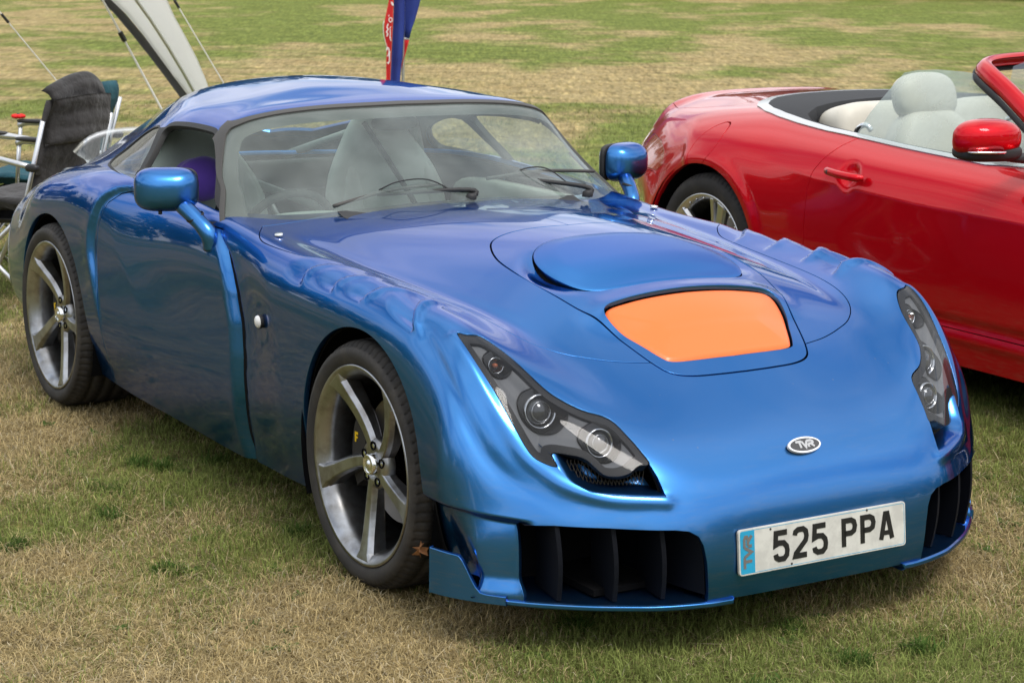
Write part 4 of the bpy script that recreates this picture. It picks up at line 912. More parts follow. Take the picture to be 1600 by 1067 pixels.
# ================================================================ RED CONVERTIBLE (local: rear axle at x=0, forward +x, w from centre line)
RX, RY = -2.27, 2.88
red = empty("convertible_car", (RX + 1.3, RY, 0)); tag(red, "red open-top convertible with ivory seats, parked beyond the blue coupe", "car")
RS = [
 [(-.985,0,.55),(-.985,.2,.55),(-.975,.38,.55),(-.93,.52,.55),(-.86,.62,.55),(-.76,.70,.54),(-.68,.745,.53),(-.60,.78,.50),(-.57,.79,.45),(-.57,.79,.38),(-.58,.77,.30),(-.60,.73,.22)],
 [(-1.0,0,.72),(-1.0,.2,.72),(-.985,.38,.715),(-.94,.52,.705),(-.85,.635,.69),(-.72,.73,.67),(-.60,.80,.64),(-.50,.85,.59),(-.46,.87,.50),(-.46,.87,.40),(-.47,.855,.31),(-.50,.81,.22)],
 [(-.93,0,.855),(-.93,.2,.853),(-.92,.36,.845),(-.87,.49,.83),(-.78,.60,.805),(-.66,.70,.775),(-.54,.78,.735),(-.42,.845,.68),(-.36,.885,.58),(-.35,.895,.46),(-.36,.885,.34),(-.38,.85,.22)],
 [(-.78,0,.93),(-.78,.2,.928),(-.77,.36,.92),(-.74,.49,.902),(-.66,.61,.875),(-.55,.70,.85),(-.43,.78,.815),(-.32,.85,.755),(-.26,.895,.65),(-.25,.912,.52),(-.25,.905,.36),(-.26,.86,.22)],
 [(-.55,0,.965),(-.55,.2,.962),(-.55,.36,.955),(-.53,.49,.938),(-.48,.61,.915),(-.40,.70,.895),(-.30,.785,.865),(-.20,.86,.805),(-.14,.905,.71),(-.12,.922,.57),(-.12,.915,.38),(-.12,.87,.22)],
 row(-.20, [(0,.985),(.2,.982),(.36,.975),(.49,.962),(.60,.945),(.70,.925),(.79,.89),(.865,.83),(.913,.735),(.928,.58),(.92,.38),(.87,.22)], [0,0,0,0,0,.02,.06,.10,.12,.14,.14,.14]),
 row(.12, [(0,.995),(.2,.993),(.36,.988),(.49,.98),(.60,.965),(.70,.942),(.795,.895),(.865,.835),(.910,.74),(.928,.58),(.92,.38),(.87,.22)], [0,0,0,0,0,0,.03,.06,.08,.10,.10,.10]),
 row(.42, [(0,.99),(.2,.99),(.36,.985),(.49,.975),(.60,.96),(.70,.935),(.785,.895),(.85,.84),(.90,.75),(.922,.60),(.918,.38),(.87,.20)]),
 row(.72, [(0,.96),(.2,.96),(.36,.955),(.49,.95),(.60,.94),(.70,.925),(.775,.898),(.845,.85),(.895,.765),(.918,.60),(.915,.38),(.88,.17)]),
 row(1.10, [(0,.93),(.2,.93),(.36,.93),(.49,.925),(.60,.915),(.70,.905),(.775,.882),(.85,.84),(.90,.76),(.918,.60),(.912,.38),(.89,.16)]),
 row(1.55, [(0,.93),(.2,.93),(.36,.925),(.49,.92),(.60,.91),(.70,.895),(.78,.865),(.86,.82),(.905,.74),(.92,.58),(.912,.37),(.89,.16)]),
 row(1.95, [(0,.96),(.2,.955),(.36,.945),(.49,.93),(.60,.905),(.70,.875),(.785,.84),(.865,.795),(.91,.72),(.922,.57),(.915,.36),(.89,.16)]),
 row(2.35, [(0,.93),(.2,.925),(.36,.91),(.49,.89),(.60,.865),(.70,.845),(.785,.825),(.865,.785),(.912,.71),(.928,.57),(.92,.36),(.89,.16)]),
 row(2.75, [(0,.865),(.2,.862),(.36,.85),(.49,.83),(.60,.81),(.70,.80),(.785,.79),(.86,.76),(.912,.69),(.93,.56),(.922,.36),(.88,.16)]),
 row(3.10, [(0,.78),(.2,.775),(.36,.765),(.49,.75),(.60,.735),(.70,.73),(.78,.72),(.85,.69),(.895,.63),(.91,.52),(.90,.34),(.86,.16)]),
 [(3.42,0,.67),(3.42,.2,.665),(3.40,.36,.655),(3.37,.49,.64),(3.33,.60,.63),(3.29,.69,.62),(3.25,.76,.60),(3.21,.81,.57),(3.18,.85,.52),(3.16,.865,.44),(3.15,.86,.32),(3.15,.83,.17)],
 [(3.58,0,.52),(3.58,.2,.515),(3.55,.36,.505),(3.51,.49,.495),(3.45,.60,.485),(3.39,.68,.475),(3.34,.74,.46),(3.29,.78,.44),(3.26,.81,.41),(3.24,.82,.36),(3.22,.82,.28),(3.21,.80,.17)],
 [(3.60,0,.30),(3.60,.2,.30),(3.57,.36,.30),(3.53,.49,.30),(3.46,.60,.30),(3.40,.68,.29),(3.35,.74,.28),(3.31,.78,.27),(3.28,.80,.26),(3.26,.81,.24),(3.24,.81,.21),(3.23,.79,.17)],
]
RNR, RNC = 460, 170
RSg = bspline_interp(to3(RS), (RNR, RNC)).reshape(-1, 3); RT = grid_tris(RNR, RNC); rn = vnormals(RSg, RT)
if rn[(RNR//2)*RNC + 2][2] < 0: RT = RT[:, ::-1].copy(); rn = -rn
rx, rw, rz = RSg[:, 0], -RSg[:, 1], RSg[:, 2]
Dr = np.zeros(len(RSg))
# boot-lid spoiler lip, waist crease, haunch shoulder line, sill crease, door-handle scoop
Dr += .022*np.exp(-((rx + .74)/.07)**2)*smooth(.66, .50, rw)*(rz > .80)
cz = np.interp(rx, [-.6, .2, .72, 1.3, 2.0, 2.6], [.60, .80, .745, .715, .71, .70])
Dr += .006*np.exp(-np.abs(rz - cz)/.035)*(rw > .8)*smooth(.35, .8, rx)*(rx < 2.5)
for zc, a in ((.315, -.012), (.262, .010)): Dr += a*np.exp(-((rz - zc)/.016)**2)*(rw > .8)*smooth(.42, .6, rx)*smooth(2.4, 2.2, rx)
hd = np.hypot(rx - .905, (rz - .775)); Dr -= (rw > .8)*.020*smooth(.062, .02, hd)
ad_ = np.abs(np.hypot(rx, rz - .345) - .41); Dr += .007*np.exp(-(ad_/.03)**2)*(rw > .8)
RV = RSg + rn*Dr[:, None]; RV[::RNC, 1] = 0
rsh = Tri(RV, RT); 
def RF_arch(t): 
    w = -t.V[:, 1]; f = np.full(len(w), 1.)
    for xa in (0, 2.752): f = np.minimum(f, np.where(w > .45, np.hypot(t.V[:, 0] - xa, t.V[:, 2] - .345) - .385, 1.))
    return f
ROPEN = [(.265,0),(.262,.25),(.27,.42),(.30,.56),(.36,.655),(.44,.70),(.60,.722),(.80,.733),(1.05,.738),(1.30,.74),(1.50,.74),(1.62,.70),(1.70,.55),(1.74,.30),(1.75,0)]
RTON = [(-.20,0),(-.195,.25),(-.165,.42),(-.09,.55),(.0,.630),(.12,.685),(.25,.715),(.40,.735),(.60,.755),(.80,.762),(1.05,.768),(1.30,.772),(1.50,.775),(1.66,.74),(1.76,.58),(1.80,.30),(1.81,0)]
r = rsh.split(RF_arch(rsh))[1]
inn, r = r.split(np.where(r.V[:, 2] > .7, poly_sd(r.V[:, 0], -r.V[:, 1], sym2(RTON)), 1.))
RDOOR = [(.83,.95),(.80,.905),(.765,.87),(.725,.82),(.695,.77),(.682,.70),(.68,.55),(.69,.40),(.72,.30),(.80,.292),(1.9,.292),(2.03,.34),(2.08,.55),(2.08,.78),(2.02,.95)]
rdoor, r = gapcut(r, lambda t: np.where(-t.V[:, 1] > .70, poly_sd(t.V[:, 0], t.V[:, 2], RDOOR), 1.), .0022)
rflap, r = gapcut(r, lambda t: np.where((-t.V[:, 1] > .6) & (t.V[:, 0] < .2), np.hypot((t.V[:, 0] + .02 - (t.V[:, 2] - .80)*.35)/.75, t.V[:, 2] - .80) - .098, 1.), .0024)
BOOT = [(-.82,0),(-.80,.40),(-.76,.52),(-.60,.60),(-.40,.635),(-.20,.62),(-.16,.50),(-.235,.25),(-.24,0)]
rboot, r = gapcut(r, lambda t: np.where(t.V[:, 2] > .80, poly_sd(t.V[:, 0], -t.V[:, 1], sym2(BOOT)), 1.), .0018)
TAIL = [(-.62,.79),(-.45,.775),(-.36,.74),(-.345,.69),(-.40,.655),(-.60,.66),(-.80,.69),(-.80,.78)]
rtail, r = gapcut(r, lambda t: np.where(-t.V[:, 1] > .45, poly_sd(t.V[:, 0], t.V[:, 2], TAIL), 1.), .0015)
BUMP = [(-1.3,.655),(-.50,.650),(-.42,.648),(-.36,.630),(-.325,.585),(-.30,.54),(-.30,.0),(-1.3,.0)]
rbump, r = gapcut(r, lambda t: poly_sd(t.V[:, 0], t.V[:, 2], BUMP), .0018)
mm_ = Matrix.Translation(Vector((RX, RY, 0)))
def redw(tri): 
    q = Tri(tri.V + np.array([RX, RY, 0]), tri.T, tri.N); return q
def ro_(name, tri, mat, par=red): return tri_obj(name, redw(tri), mat, par)
ro_("body", r.both().flange(.02), RED); ro_("boot_lid", rboot.both().flange(.015), RED); ro_("rear_bumper", rbump.both().flange(.015), RED)
rd = ro_("door", rdoor.flange(.018), RED); ro_("door", rdoor.mirror().flange(.018), RED)
ro_("fuel_flap", rflap.flange(.01), RED)
TAILM = pbr("tail_lamp_glass", (.40, .05, .02), .15, coat=1.0)
ro_("tail_lamp", rtail.flange(.012), TAILM); ro_("tail_lamp", rtail.mirror().flange(.012), TAILM)
rl = rsh.split(RF_arch(rsh))[1]; rl = rl.split(np.where(rl.V[:, 2] > .7, poly_sd(rl.V[:, 0], -rl.V[:, 1], sym2(RTON)), 1.))[1]
ro_("inner_panel", rl.both().offset(-.024), VOID)
# chrome waist finisher, black tonneau, open cockpit
chrome, ton = inn.split(np.where(inn.V[:, 2] > .7, poly_sd(inn.V[:, 0], -inn.V[:, 1], sym2(RTON)) + np.interp(inn.V[:, 0], [-.2, -.05, .1, .6, 1.6], [.012, .05, .040, .024, .022]), 1.))[::-1]
cfront, cback = gapcut(chrome, lambda t: t.V[:, 0] - .40, .0015)[0], None
ca, cb_ = chrome.split(chrome.V[:, 0] - .395)
c2a, c2b = cb_.split(cb_.V[:, 0] - .815)
SATIN = pbr("satin_chrome_trim", (.62, .63, .64), .18, metal=1.0)
ro_("waist_trim", ca.both().offset(.006).flange(.012), SATIN)
for c in (c2a, c2b):
    for q_ in (c, c.mirror()): ro_("waist_trim", q_.offset(.006).flange(.012), SATIN)
ton = ton.split(np.where(ton.V[:, 2] > .7, poly_sd(ton.V[:, 0], -ton.V[:, 1], sym2(ROPEN)), 1.))[1]
tv = ton.both(); tv.V = tv.V + tv.N*(.004 + .006*np.sin(tv.V[:, 1]*6)*0)[..., None] if False else tv.V + tv.N*.004
ro_("hood_cover", Tri(tv.V, tv.T).flange(.06), HOOD)
def rp(*p): return tuple(np.array(p) + np.array([RX, RY, 0]))
def redobj(mb, name, mat, par=red, **kw):
    mb.V = [tuple(np.array(v) + np.array([RX, RY, 0])) for v in mb.V]; return mb.obj(name, mat, par, **kw)
redobj(MB().box((1.0, 0, .25), (.80, .72, .01)).box((.20, 0, .55), (.01, .70, .30)).box((1.0, -.76, .55), (.9, .01, .30)).box((1.0, .76, .55), (.9, .01, .30)), "cockpit_tub", CARPET)
def redround(name, c, h, p, mat, par=red, R=None, taper=None, n=22, m=32):
    Vv, Fv = rounded(rp(*c), h, p, n, m, R, taper); return mesh_obj(name, Vv, Fv, mat, par, smooth=True)
# rear bench squabs
for s2 in (-1, 1): redround("rear_seat", (.40, s2*.30, .84), (.11, .27, .155), 4.5, CREAM, R=rotm('Y', math.radians(-14)))
redround("seat_centre", (.42, 0, .80), (.10, .06, .12), 4, CREAM)
for s2 in (-1, 1):
    y = s2*.40; Rr = rotm('Y', math.radians(-16))
    fs = redround("front_seat", (.86, y, .68), (.095, .26, .33), 3.6, CREAM, R=Rr, taper=lambda V: np.stack([V[:, 0], V[:, 1]*(1 - .28*smooth(.05, .33, V[:, 2])), V[:, 2]], 1))
    redround("seat_cushion", (1.20, y, .42), (.30, .26, .10), 3.5, CREAM, fs)
    redround("head_rest", (.762, y, 1.045), (.062, .152, .098), 2.7, CREAM, fs, R=Rr)
    for s3 in (-1, 1): redobj(MB().tube([(.79, y + s3*.06, .90), (.77, y + s3*.06, 1.0)], .008, 10), "head_rest_post", CHROME, fs, smooth=True)
    redround("seat_shoulder", (.73, y - s2*.0 - .22*s2*-1*0 - .0, .93), (.03, .05, .03), 3, CREAM, fs)
    redobj(MB().tube(catmull([(.63, y - .225, .80), (.625, y - .225, .89), (.645, y - .225, .925), (.68, y - .22, .935), (.70, y - .21, .915)], 6), .011, 10), "seat_handle", CHROME, fs, smooth=True)
redround("dashboard", (1.75, 0, .78), (.22, .70, .13), 4, CREAM)
# raised side glass
sg = MB(); gl = []
top = [(.775,.925),(.80,1.0),(.855,1.10),(.885,1.155),(.95,1.168),(1.05,1.177),(1.20,1.178),(1.32,1.170),(1.42,1.150),(1.50,1.120),(1.60,1.06),(1.68,1.0),(1.73,.95),(1.76,.90)]
G = []
for x, z in top:
    zb = .88; G.append([(x, -(.765 - (zz - .88)*.42 - (zz - .88)**2*.35), zz) for zz in np.linspace(zb, z, 6)])
RGL = thin_glass("convertible_side_glass", (.72, .80, .77), haze=.32, hazecol=(.6, .68, .66))
go = redobj(MB().grid(G), "side_window", RGL, red, smooth=True)
# windscreen frame, glass, header
def fr(y, t): pass
AP = [(1.90,.73,.88),(1.77,.72,.96),(1.62,.69,1.05),(1.46,.655,1.13),(1.33,.62,1.18),(1.25,.575,1.203),(1.205,.48,1.217),(1.185,.30,1.224),(1.18,.0,1.227)]
APs = [(x, -w, z) for x, w, z in AP] + [(x, w, z) for x, w, z in AP[-2::-1]]
cv = catmull(APs, 6); wfr = []
G = []
for i, p in enumerate(cv):
    c0 = np.array([1.62, 0, .98]); tng = cv[min(i+1, len(cv)-1)] - cv[max(i-1, 0)]; tng /= np.linalg.norm(tng)
    nup = np.array([-.50, np.sign(p[1])*min(abs(p[1])/.6, 1)**4*.75, .80]); nup -= tng*(nup @ tng); nup /= np.linalg.norm(nup); sd_ = np.cross(tng, nup)
    wdt = .034
    G.append([p + -sd_*a*wdt + nup*b for a, b in ((-1, -.012), (-.9, .006), (-.4, .016), (.4, .016), (.9, .006), (1, -.012))])
redobj(MB().grid(G), "windscreen_frame", RED, red, smooth=True)
G = []
for i, p in enumerate(cv):
    tng = cv[min(i+1, len(cv)-1)] - cv[max(i-1, 0)]; tng /= np.linalg.norm(tng)
    nup = np.array([-.50, np.sign(p[1])*min(abs(p[1])/.6, 1)**4*.75, .80]); nup -= tng*(nup @ tng); nup /= np.linalg.norm(nup); sd_ = np.cross(tng, nup)
    G.append([p - sd_*(a) + nup*b for a, b in ((.034, .004), (.042, .006), (.056, -.006), (.058, -.022), (.036, -.026))])
redobj(MB().grid(G), "frame_seal", BLACK, red, smooth=True)
Gw = []
for t in np.linspace(0, 1, 12):
    pts = catmull([(1.95, 0 + 0, 0)], 1) if False else None
    y = -1 + 2*t; ya = y
    top_ = np.array([np.interp(abs(ya), [0, .5, .85, 1], [1.235, 1.255, 1.33, 1.42]), ya*.60, np.interp(abs(ya), [0, .5, .85, 1], [1.235, 1.23, 1.20, 1.155])])
    bot_ = np.array([np.interp(abs(ya), [0, 1], [2.12, 1.93]), ya*.70, np.interp(abs(ya), [0, 1], [.965, .90])])
    Gw.append([top_*(1-s) + bot_*s + np.array([.03, 0, .03])*math.sin(math.pi*s) for s in np.linspace(0, 1, 8)])
redobj(MB().grid(Gw), "windscreen", SIDEGLASS, red, smooth=True)
# door mirror, handle
Rm = rotm('Z', math.radians(-14))
ms = redround("door_mirror", (1.72, -1.00, .995), (.085, .125, .062), 2.9, RED, R=Rm, taper=lambda V: np.stack([np.where(V[:, 0] < 0, V[:, 0]*.4, V[:, 0])*(1 - .25*(V[:, 1]/.125)**2), V[:, 1], V[:, 2]*(1 - .22*(V[:, 0] > 0)*(V[:, 0]/.085)**2) + .008*(1 - (V[:, 1]/.125)**2)], 1), n=26, m=40)
redround("mirror_lower_shell", (1.715, -.985, .950), (.078, .118, .032), 3.0, BLACK, ms, R=Rm)
redround("indicator_strip", (1.775, -1.045, .958), (.030, .068, .0065), 3, CHROME, ms, R=rotm('Z', math.radians(-24)))
redround("mirror_arm", (1.75, -.85, .925), (.045, .10, .018), 3, BLACK, ms, R=rotm('X', math.radians(-6)))
hb = redobj(MB().tube(catmull([(.80, -.905, .785), (.83, -.935, .787), (.90, -.945, .783), (.975, -.938, .779), (1.005, -.910, .777)], 6), [.012]*3 + [.015]*19 + [.012]*3, 14), "door_handle", RED, rd, smooth=True)
redobj(MB().lathe([(.008, -.004), (.008, .003), (.0005, .004)], (0, -1, 0), (.845, -.951, .787), 16), "key_lock", CARPET, hb, smooth=True)
# wheels
rwl = build_wheel(None, R=.345, rr=.258, wd=.255, phi=math.radians(66), spokes=5, style='split')
# paired wide spokes of the convertible: add a second narrow blade beside each
for k in range(5):
    sp = MB(); a = math.radians(66 + 17) + k*2*math.pi/5
    spoke_mesh(sp, a, .050, .244, [.010, .011, .013, .014, .016], -.1275+.038, -.1275+.012, .0, depth=(.03, .03)); sp.obj("spoke", SILVER, rwl, local=True, bevel=.002, seg=1)
for k in range(30):
    a = k*2*math.pi/30; MB().lathe([(.0045, .004), (.0045, -.002), (.0005, -.003)], (0, 1, 0), (.238*math.cos(a), -.1275+.016, .238*math.sin(a)), 6).obj("rim_bolt", CHROME, rwl, local=True)
rws = [rwl, copy_tree(rwl), copy_tree(rwl), copy_tree(rwl)]
for w_, (x, y, fl) in zip(rws, ((0, -.765, 0), (2.752, -.765, 0), (0, .765, 1), (2.752, .765, 1))): put_wheel(w_, RX + x, RY + y, .343, fl, .3*x, red)
for sgn in (-1, 1):
    for xa in (0, 2.752):
        G = [[(xa + .395*math.cos(a), sgn*w_, .345 + .395*math.sin(a)) for w_ in (.905, .70, .50)] for a in np.radians(np.linspace(-25, 205, 28))]
        redobj(MB().grid(G), "wheelhouse_liner", VOID, red, smooth=True)
        redobj(MB().grid([[(xa - .40, sgn*.50, .18), (xa - .40, sgn*.50, .72)], [(xa + .40, sgn*.50, .18), (xa + .40, sgn*.50, .72)]]), "inner_wing", VOID, red)
redobj(MB().box((1.37, 0, .19), (.92, .86, .012)).box((1.3, 0, .20), (2.1, .48, .02)), "underfloor", VOID, red)
# ================================================================ CAMPING CHAIRS, SHELTER, FLAG
CH_GREY = pbr("charcoal_canvas", (.030, .028, .028), .9, sheen=.15, bump=(11, .8, .035), var=(5, (.048, .045, .044), .4, .7))
CH_BLACK = pbr("black_canvas", (.016, .016, .017), .9, bump=(350, .3, .002))
CH_TEAL = pbr("teal_canvas", (.008, .060, .085), .85, bump=(11, .7, .03), var=(6, (.012, .085, .11), .4, .7))
ALU = pbr("aluminium_tube", (.62, .63, .64), .32, metal=.9)
PLAST = pbr("black_joint_plastic", (.015, .015, .016), .45)
def soft_sheet(fn, nu=18, nv=22, thick=.03, puff=.012):
    """padded panel: fn(u,v)->(point, normal)"""
    A, B = [], []
    for i in range(nu):
        ra, rb = [], []
        for j in range(nv):
            u, v = i/(nu-1), j/(nv-1); p, n = fn(u, v); e = min(u, 1-u, v, 1-v); k = thick*.5*(min(e/.06, 1)**.5) + puff*abs(math.sin(v*math.pi*3))*min(e/.1, 1)
            ra.append(p + n*k); rb.append(p - n*k)
        A.append(ra); B.append(rb)
    A, B = np.array(A), np.array(B); V = np.concatenate([A.reshape(-1, 3), B.reshape(-1, 3)]); o = nu*nv
    ix = lambda i, j: i*nv + j; F = []
    for i in range(nu-1):
        for j in range(nv-1): F += [(ix(i,j), ix(i+1,j), ix(i+1,j+1), ix(i,j+1)), (o+ix(i,j), o+ix(i,j+1), o+ix(i+1,j+1), o+ix(i+1,j))]
    for i in range(nu-1): F += [(ix(i,0), o+ix(i,0), o+ix(i+1,0), ix(i+1,0)), (ix(i,nv-1), ix(i+1,nv-1), o+ix(i+1,nv-1), o+ix(i,nv-1))]
    for j in range(nv-1): F += [(ix(0,j), ix(0,j+1), o+ix(0,j+1), o+ix(0,j)), (ix(nu-1,j), o+ix(nu-1,j), o+ix(nu-1,j+1), ix(nu-1,j+1))]
    return V, F
def camp_chair(name, label, loc, rz, cloth, pad, tall=.56, hood=True, w=.27, armw=.30, seat=.46):
    c = empty(name, loc, rz); tag(c, label, "camping chair", "folding camping chairs behind the blue coupe")
    L = dict(parent=c, local=True)
    lean = math.radians(14); bx, bz = -.22, seat + .02
    rgn = np.random.default_rng(int(abs(loc[0])*100)); ph = rgn.uniform(0, 6, 4)
    def back(u, v):      # u across, v up
        y = (u*2 - 1)*w*(1 - .10*v); h = v*tall; x = bx - h*math.sin(lean) - .035*(1 - (u*2-1)**2) + .008*math.sin(v*9 + ph[0] + u*4); z = bz + h*math.cos(lean)
        return np.array([x, y, z + .012*(1-(u*2-1)**2)*v]), np.array([math.cos(lean), 0, math.sin(lean)])
    V, F = soft_sheet(back, thick=.028, puff=.010); mesh_obj("backrest", V, F, cloth, smooth=True, **L)
    if hood:
        def hd(u, v):
            a = -1.1 + 2.6*v; y = (u*2-1)*(w*.93)*(1 - .10*math.sin(v*math.pi)); top = np.array([bx - tall*math.sin(lean), 0, bz + tall*math.cos(lean)])
            p = top + np.array([-.045*math.cos(a) + .03, y, .055*math.sin(a) + .035 - .10*max(0, .3 - v)]) + np.array([.006*math.sin(u*11+ph[1]), 0, .012*math.sin(u*7+ph[2]) - .05*abs(u*2-1)**3])
            return p, np.array([-math.cos(a), 0, math.sin(a)])
        V, F = soft_sheet(hd, thick=.022, puff=.004); mesh_obj("head_pillow", V, F, cloth, smooth=True, **L)
        V, F = soft_sheet(lambda u, v: (back(.5 + (u-.5)*.99, .55 + v*.46)[0] - np.array([.030 + .012*math.sin(v*5+u*3), 0, 0]), np.array([-1., 0, -.2])), thick=.012, puff=.006); mesh_obj("back_flap", V, F, cloth, smooth=True, **L)
    def st(u, v):
        y = (u*2-1)*w; x = -.22 + v*.48; z = seat - .035*(1-(u*2-1)**2)*math.sin(v*math.pi) + .004*math.sin(v*13+u*5+ph[3])
        if v > .9: z -= (v-.9)*.7
        return np.array([x, y, z]), np.array([0, 0, 1.])
    V, F = soft_sheet(st, thick=.045, puff=.010); mesh_obj("seat", V, F, cloth, smooth=True, **L)
    V, F = soft_sheet(lambda u, v: (st(.5+(u-.5)*1.02, v)[0] - np.array([0, 0, .055 + .03*math.sin(v*math.pi)]), np.array([0, 0, 1.])), thick=.012, puff=.0); mesh_obj("seat_sling", V, F, pad, smooth=True, **L)
    for s in (-1, 1):
        y = s*armw
        def T(p, r, nm="frame_tube", m=ALU): return MB().tube(p, r, 10).obj(nm, m, smooth=True, **L)
        T([(bx - tall*.80*math.sin(lean) - .02, s*(w + .005), bz + tall*.80*math.cos(lean)), (bx + .0, s*(w + .012), bz - .02), (.02, y, .02)], .011, "back_post")
        T([(.26, y, seat + .0), (.24, y, seat + .20)], .010, "arm_post"); 
        T(catmull([(-.27, y, seat + .175), (-.05, y, seat + .205), (.18, y, seat + .215), (.25, y, seat + .20)], 5), [.013]*6 + [.016]*10, "arm_tube")
        Vv, Fv = rounded((-.29, y, seat + .17), (.035, .018, .018), 3, 10, 14); mesh_obj("arm_joint", Vv, Fv, PLAST, smooth=True, **L)
        Vv, Fv = rounded((.13, y, seat + .222), (.13, .026, .012), 3, 10, 20); mesh_obj("arm_pad", Vv, Fv, PLAST, smooth=True, **L)
        T([(.25, y, .02), (-.26, s*(w + .02), seat + .0)], .011, "leg"); T([(-.28, y, .02), (.25, y, seat - .02)], .011, "leg")
        T([(.22, y, .03), (.22, -y, seat - .05)], .009, "cross_tube"); T([(-.26, y, .03), (-.24, -y, seat - .05)], .009, "cross_tube")
        for px_ in (-.28, .25):
            Vv, Fv = rounded((px_, y, .02), (.026, .026, .020), 3, 8, 12); mesh_obj("foot", Vv, Fv, PLAST, smooth=True, **L)
        MB().box((bx - .035, s*(w - .07), bz + .16), (.004, .016, .16)).obj("back_strap", ALU, **L)
    MB().box((bx - .045, 0, bz + .13), (.006, w*.98, .018)).obj("back_strap", PLAST, **L)
    return c
camp_chair("camping_chair", "charcoal padded high-back camping chair with rolled head pillow", (-4.52, -.195, 0), math.radians(212), CH_GREY, CH_BLACK, tall=.455, w=.235, armw=.275)
tc_ = camp_chair("camping_chair", "teal camping chair standing behind the charcoal chair, with red flower on its arm", (-5.335, .155, 0), math.radians(225), CH_TEAL, CH_BLACK, tall=.44, hood=False)
# poppy clipped to the arm of the teal chair
PETAL = pbr("red_petal", (.75, .01, .008), .7)
pp = Vector((-5.724, .19, .695)); pop = MB()
for k in range(6):
    a = k*math.pi/3; Vv, Fv = rounded((pp.x + .018*math.cos(a), pp.y + .018*math.sin(a), pp.z + .010), (.020, .014, .012), 2, 8, 12, rotm('Z', a)); pop.add(Vv, Fv)
po = pop.obj("poppy_flower", PETAL, smooth=True); tag(po, "small red fabric poppy on the end of the teal chair's arm", "flower")
Vv, Fv = rounded((pp.x, pp.y, pp.z + .018), (.010, .010, .008), 2, 8, 12); mesh_obj("flower_centre", Vv, Fv, PLAST, po, smooth=True)

# ---- event shelter: curved fabric legs rising to a domed canopy
FAB = pbr("pale_grey_fabric", (.82, .82, .80), .85, bump=(60, .4, .006), var=(3, (.72, .72, .71), .4, .7))
_t = FAB.node_tree; _b = _t.nodes['Principled BSDF']; _tl = N_(_t, 'ShaderNodeBsdfTranslucent'); _tl.inputs[0].default_value = (.92, .92, .90, 1); _m = N_(_t, 'ShaderNodeMixShader'); _m.inputs[0].default_value = .7
_o = [n for n in _t.nodes if n.type == 'OUTPUT_MATERIAL'][0]; _t.links.new(_b.outputs[0], _m.inputs[1]); _t.links.new(_tl.outputs[0], _m.inputs[2]); _t.links.new(_m.outputs[0], _o.inputs[0])
FABD = pbr("dark_grey_fabric", (.11, .11, .115), .85, bump=(200, .3, .002))
FABD.use_backface_culling = False
SHC = np.array([-8.34, .34, 0]); shel = empty("event_shelter", tuple(SHC)); tag(shel, "pale grey event shelter whose curved fabric leg drops behind the coupe roof", "tent")
_lc = catmull([(2.46,0),(2.24,.47),(1.75,1.16),(1.18,1.70),(.55,2.05),(.0,2.16)], 10); LT = np.linspace(0, 1, len(_lc)); LR, LZ = _lc[:, 0], _lc[:, 1]
for k in range(3):
    a = math.radians(103) + k*math.pi*2/3; dr_ = np.array([math.cos(a), math.sin(a), 0]); tn = np.array([-math.sin(a), math.cos(a), 0]); G = []; G2 = []; G3 = []
    for i in range(25):
        t = i/24; z = float(np.interp(t, LT, LZ)); r_ = float(np.interp(t, LT, LR))
        c0 = SHC + dr_*r_ + np.array([0, 0, z]); wd = float(np.interp(z, [0, .47, 1.16, 1.6, 2.16], [.09, .135, .32, .65, 1.5]))
        wd = min(wd, r_*1.0 + .001) if t > .55 else wd
        sag = .03*math.sin(i*1.7)*0
        G.append([c0 + tn*wd*s + np.array([0, 0, -.10*(1-s*s)*0 - .05*s*s*wd]) + dr_*(.05*(1 - s*s)) + dr_*.008*math.sin(z*9 + s*5) for s in np.linspace(-1, 1, 13)])
        e = c0 - tn*wd + np.array([0, 0, -.05*wd]); G2.append([e, e - tn*(.03 + .04*z) - dr_*.03, e - dr_*.10])
        e = c0 + tn*wd + np.array([0, 0, -.05*wd]); G3.append([e, e + tn*(.02 + .045*z) - dr_*.02, e + tn*(.01 + .02*z) - dr_*.06])
    for G_, nm, m_ in ((G, "leg_panel", FAB), (G3, "panel_edging", FABD)):
        o = MB().grid(G_).obj(nm, m_, shel, smooth=True); md = o.modifiers.new("t", 'SOLIDIFY'); md.thickness = .003
    MB().tube([SHC + dr_*(float(np.interp(t, LT, LR)) - .03) + np.array([0, 0, float(np.interp(t, LT, LZ))]) for t in np.linspace(0, .98, 20)], .012, 8).obj("arch_pole", ALU, shel, smooth=True)
def along(p, q, s): return np.array(p) + (np.array(q) - np.array(p))*s
ROPE = pbr("white_guy_rope", (.74, .73, .70), .8)
def guy(p, q, lab, tens, w=.0065):
    p, q = np.array(p), np.array(q); d = q - p; s0 = (0.0 - q[2])/d[2]; end = q + d*s0; s1 = (2.1 - p[2])/(-d[2]); st = p - d*s1
    r = MB().tube([st, end], w, 6).obj("guy_rope", ROPE); tag(r, lab, "rope", "guy ropes of the event shelter")
    if tens is not None:
        c = along(p, q, tens); u = d/np.linalg.norm(d); MB().tube([c - u*.035, c + u*.035], w*2.4, 6).obj("rope_tensioner", PLAST, r)
    MB().tube([end + np.array([0, 0, .05]), end - np.array([0, 0, .12])], .006, 6).obj("tent_peg", STEEL, r)
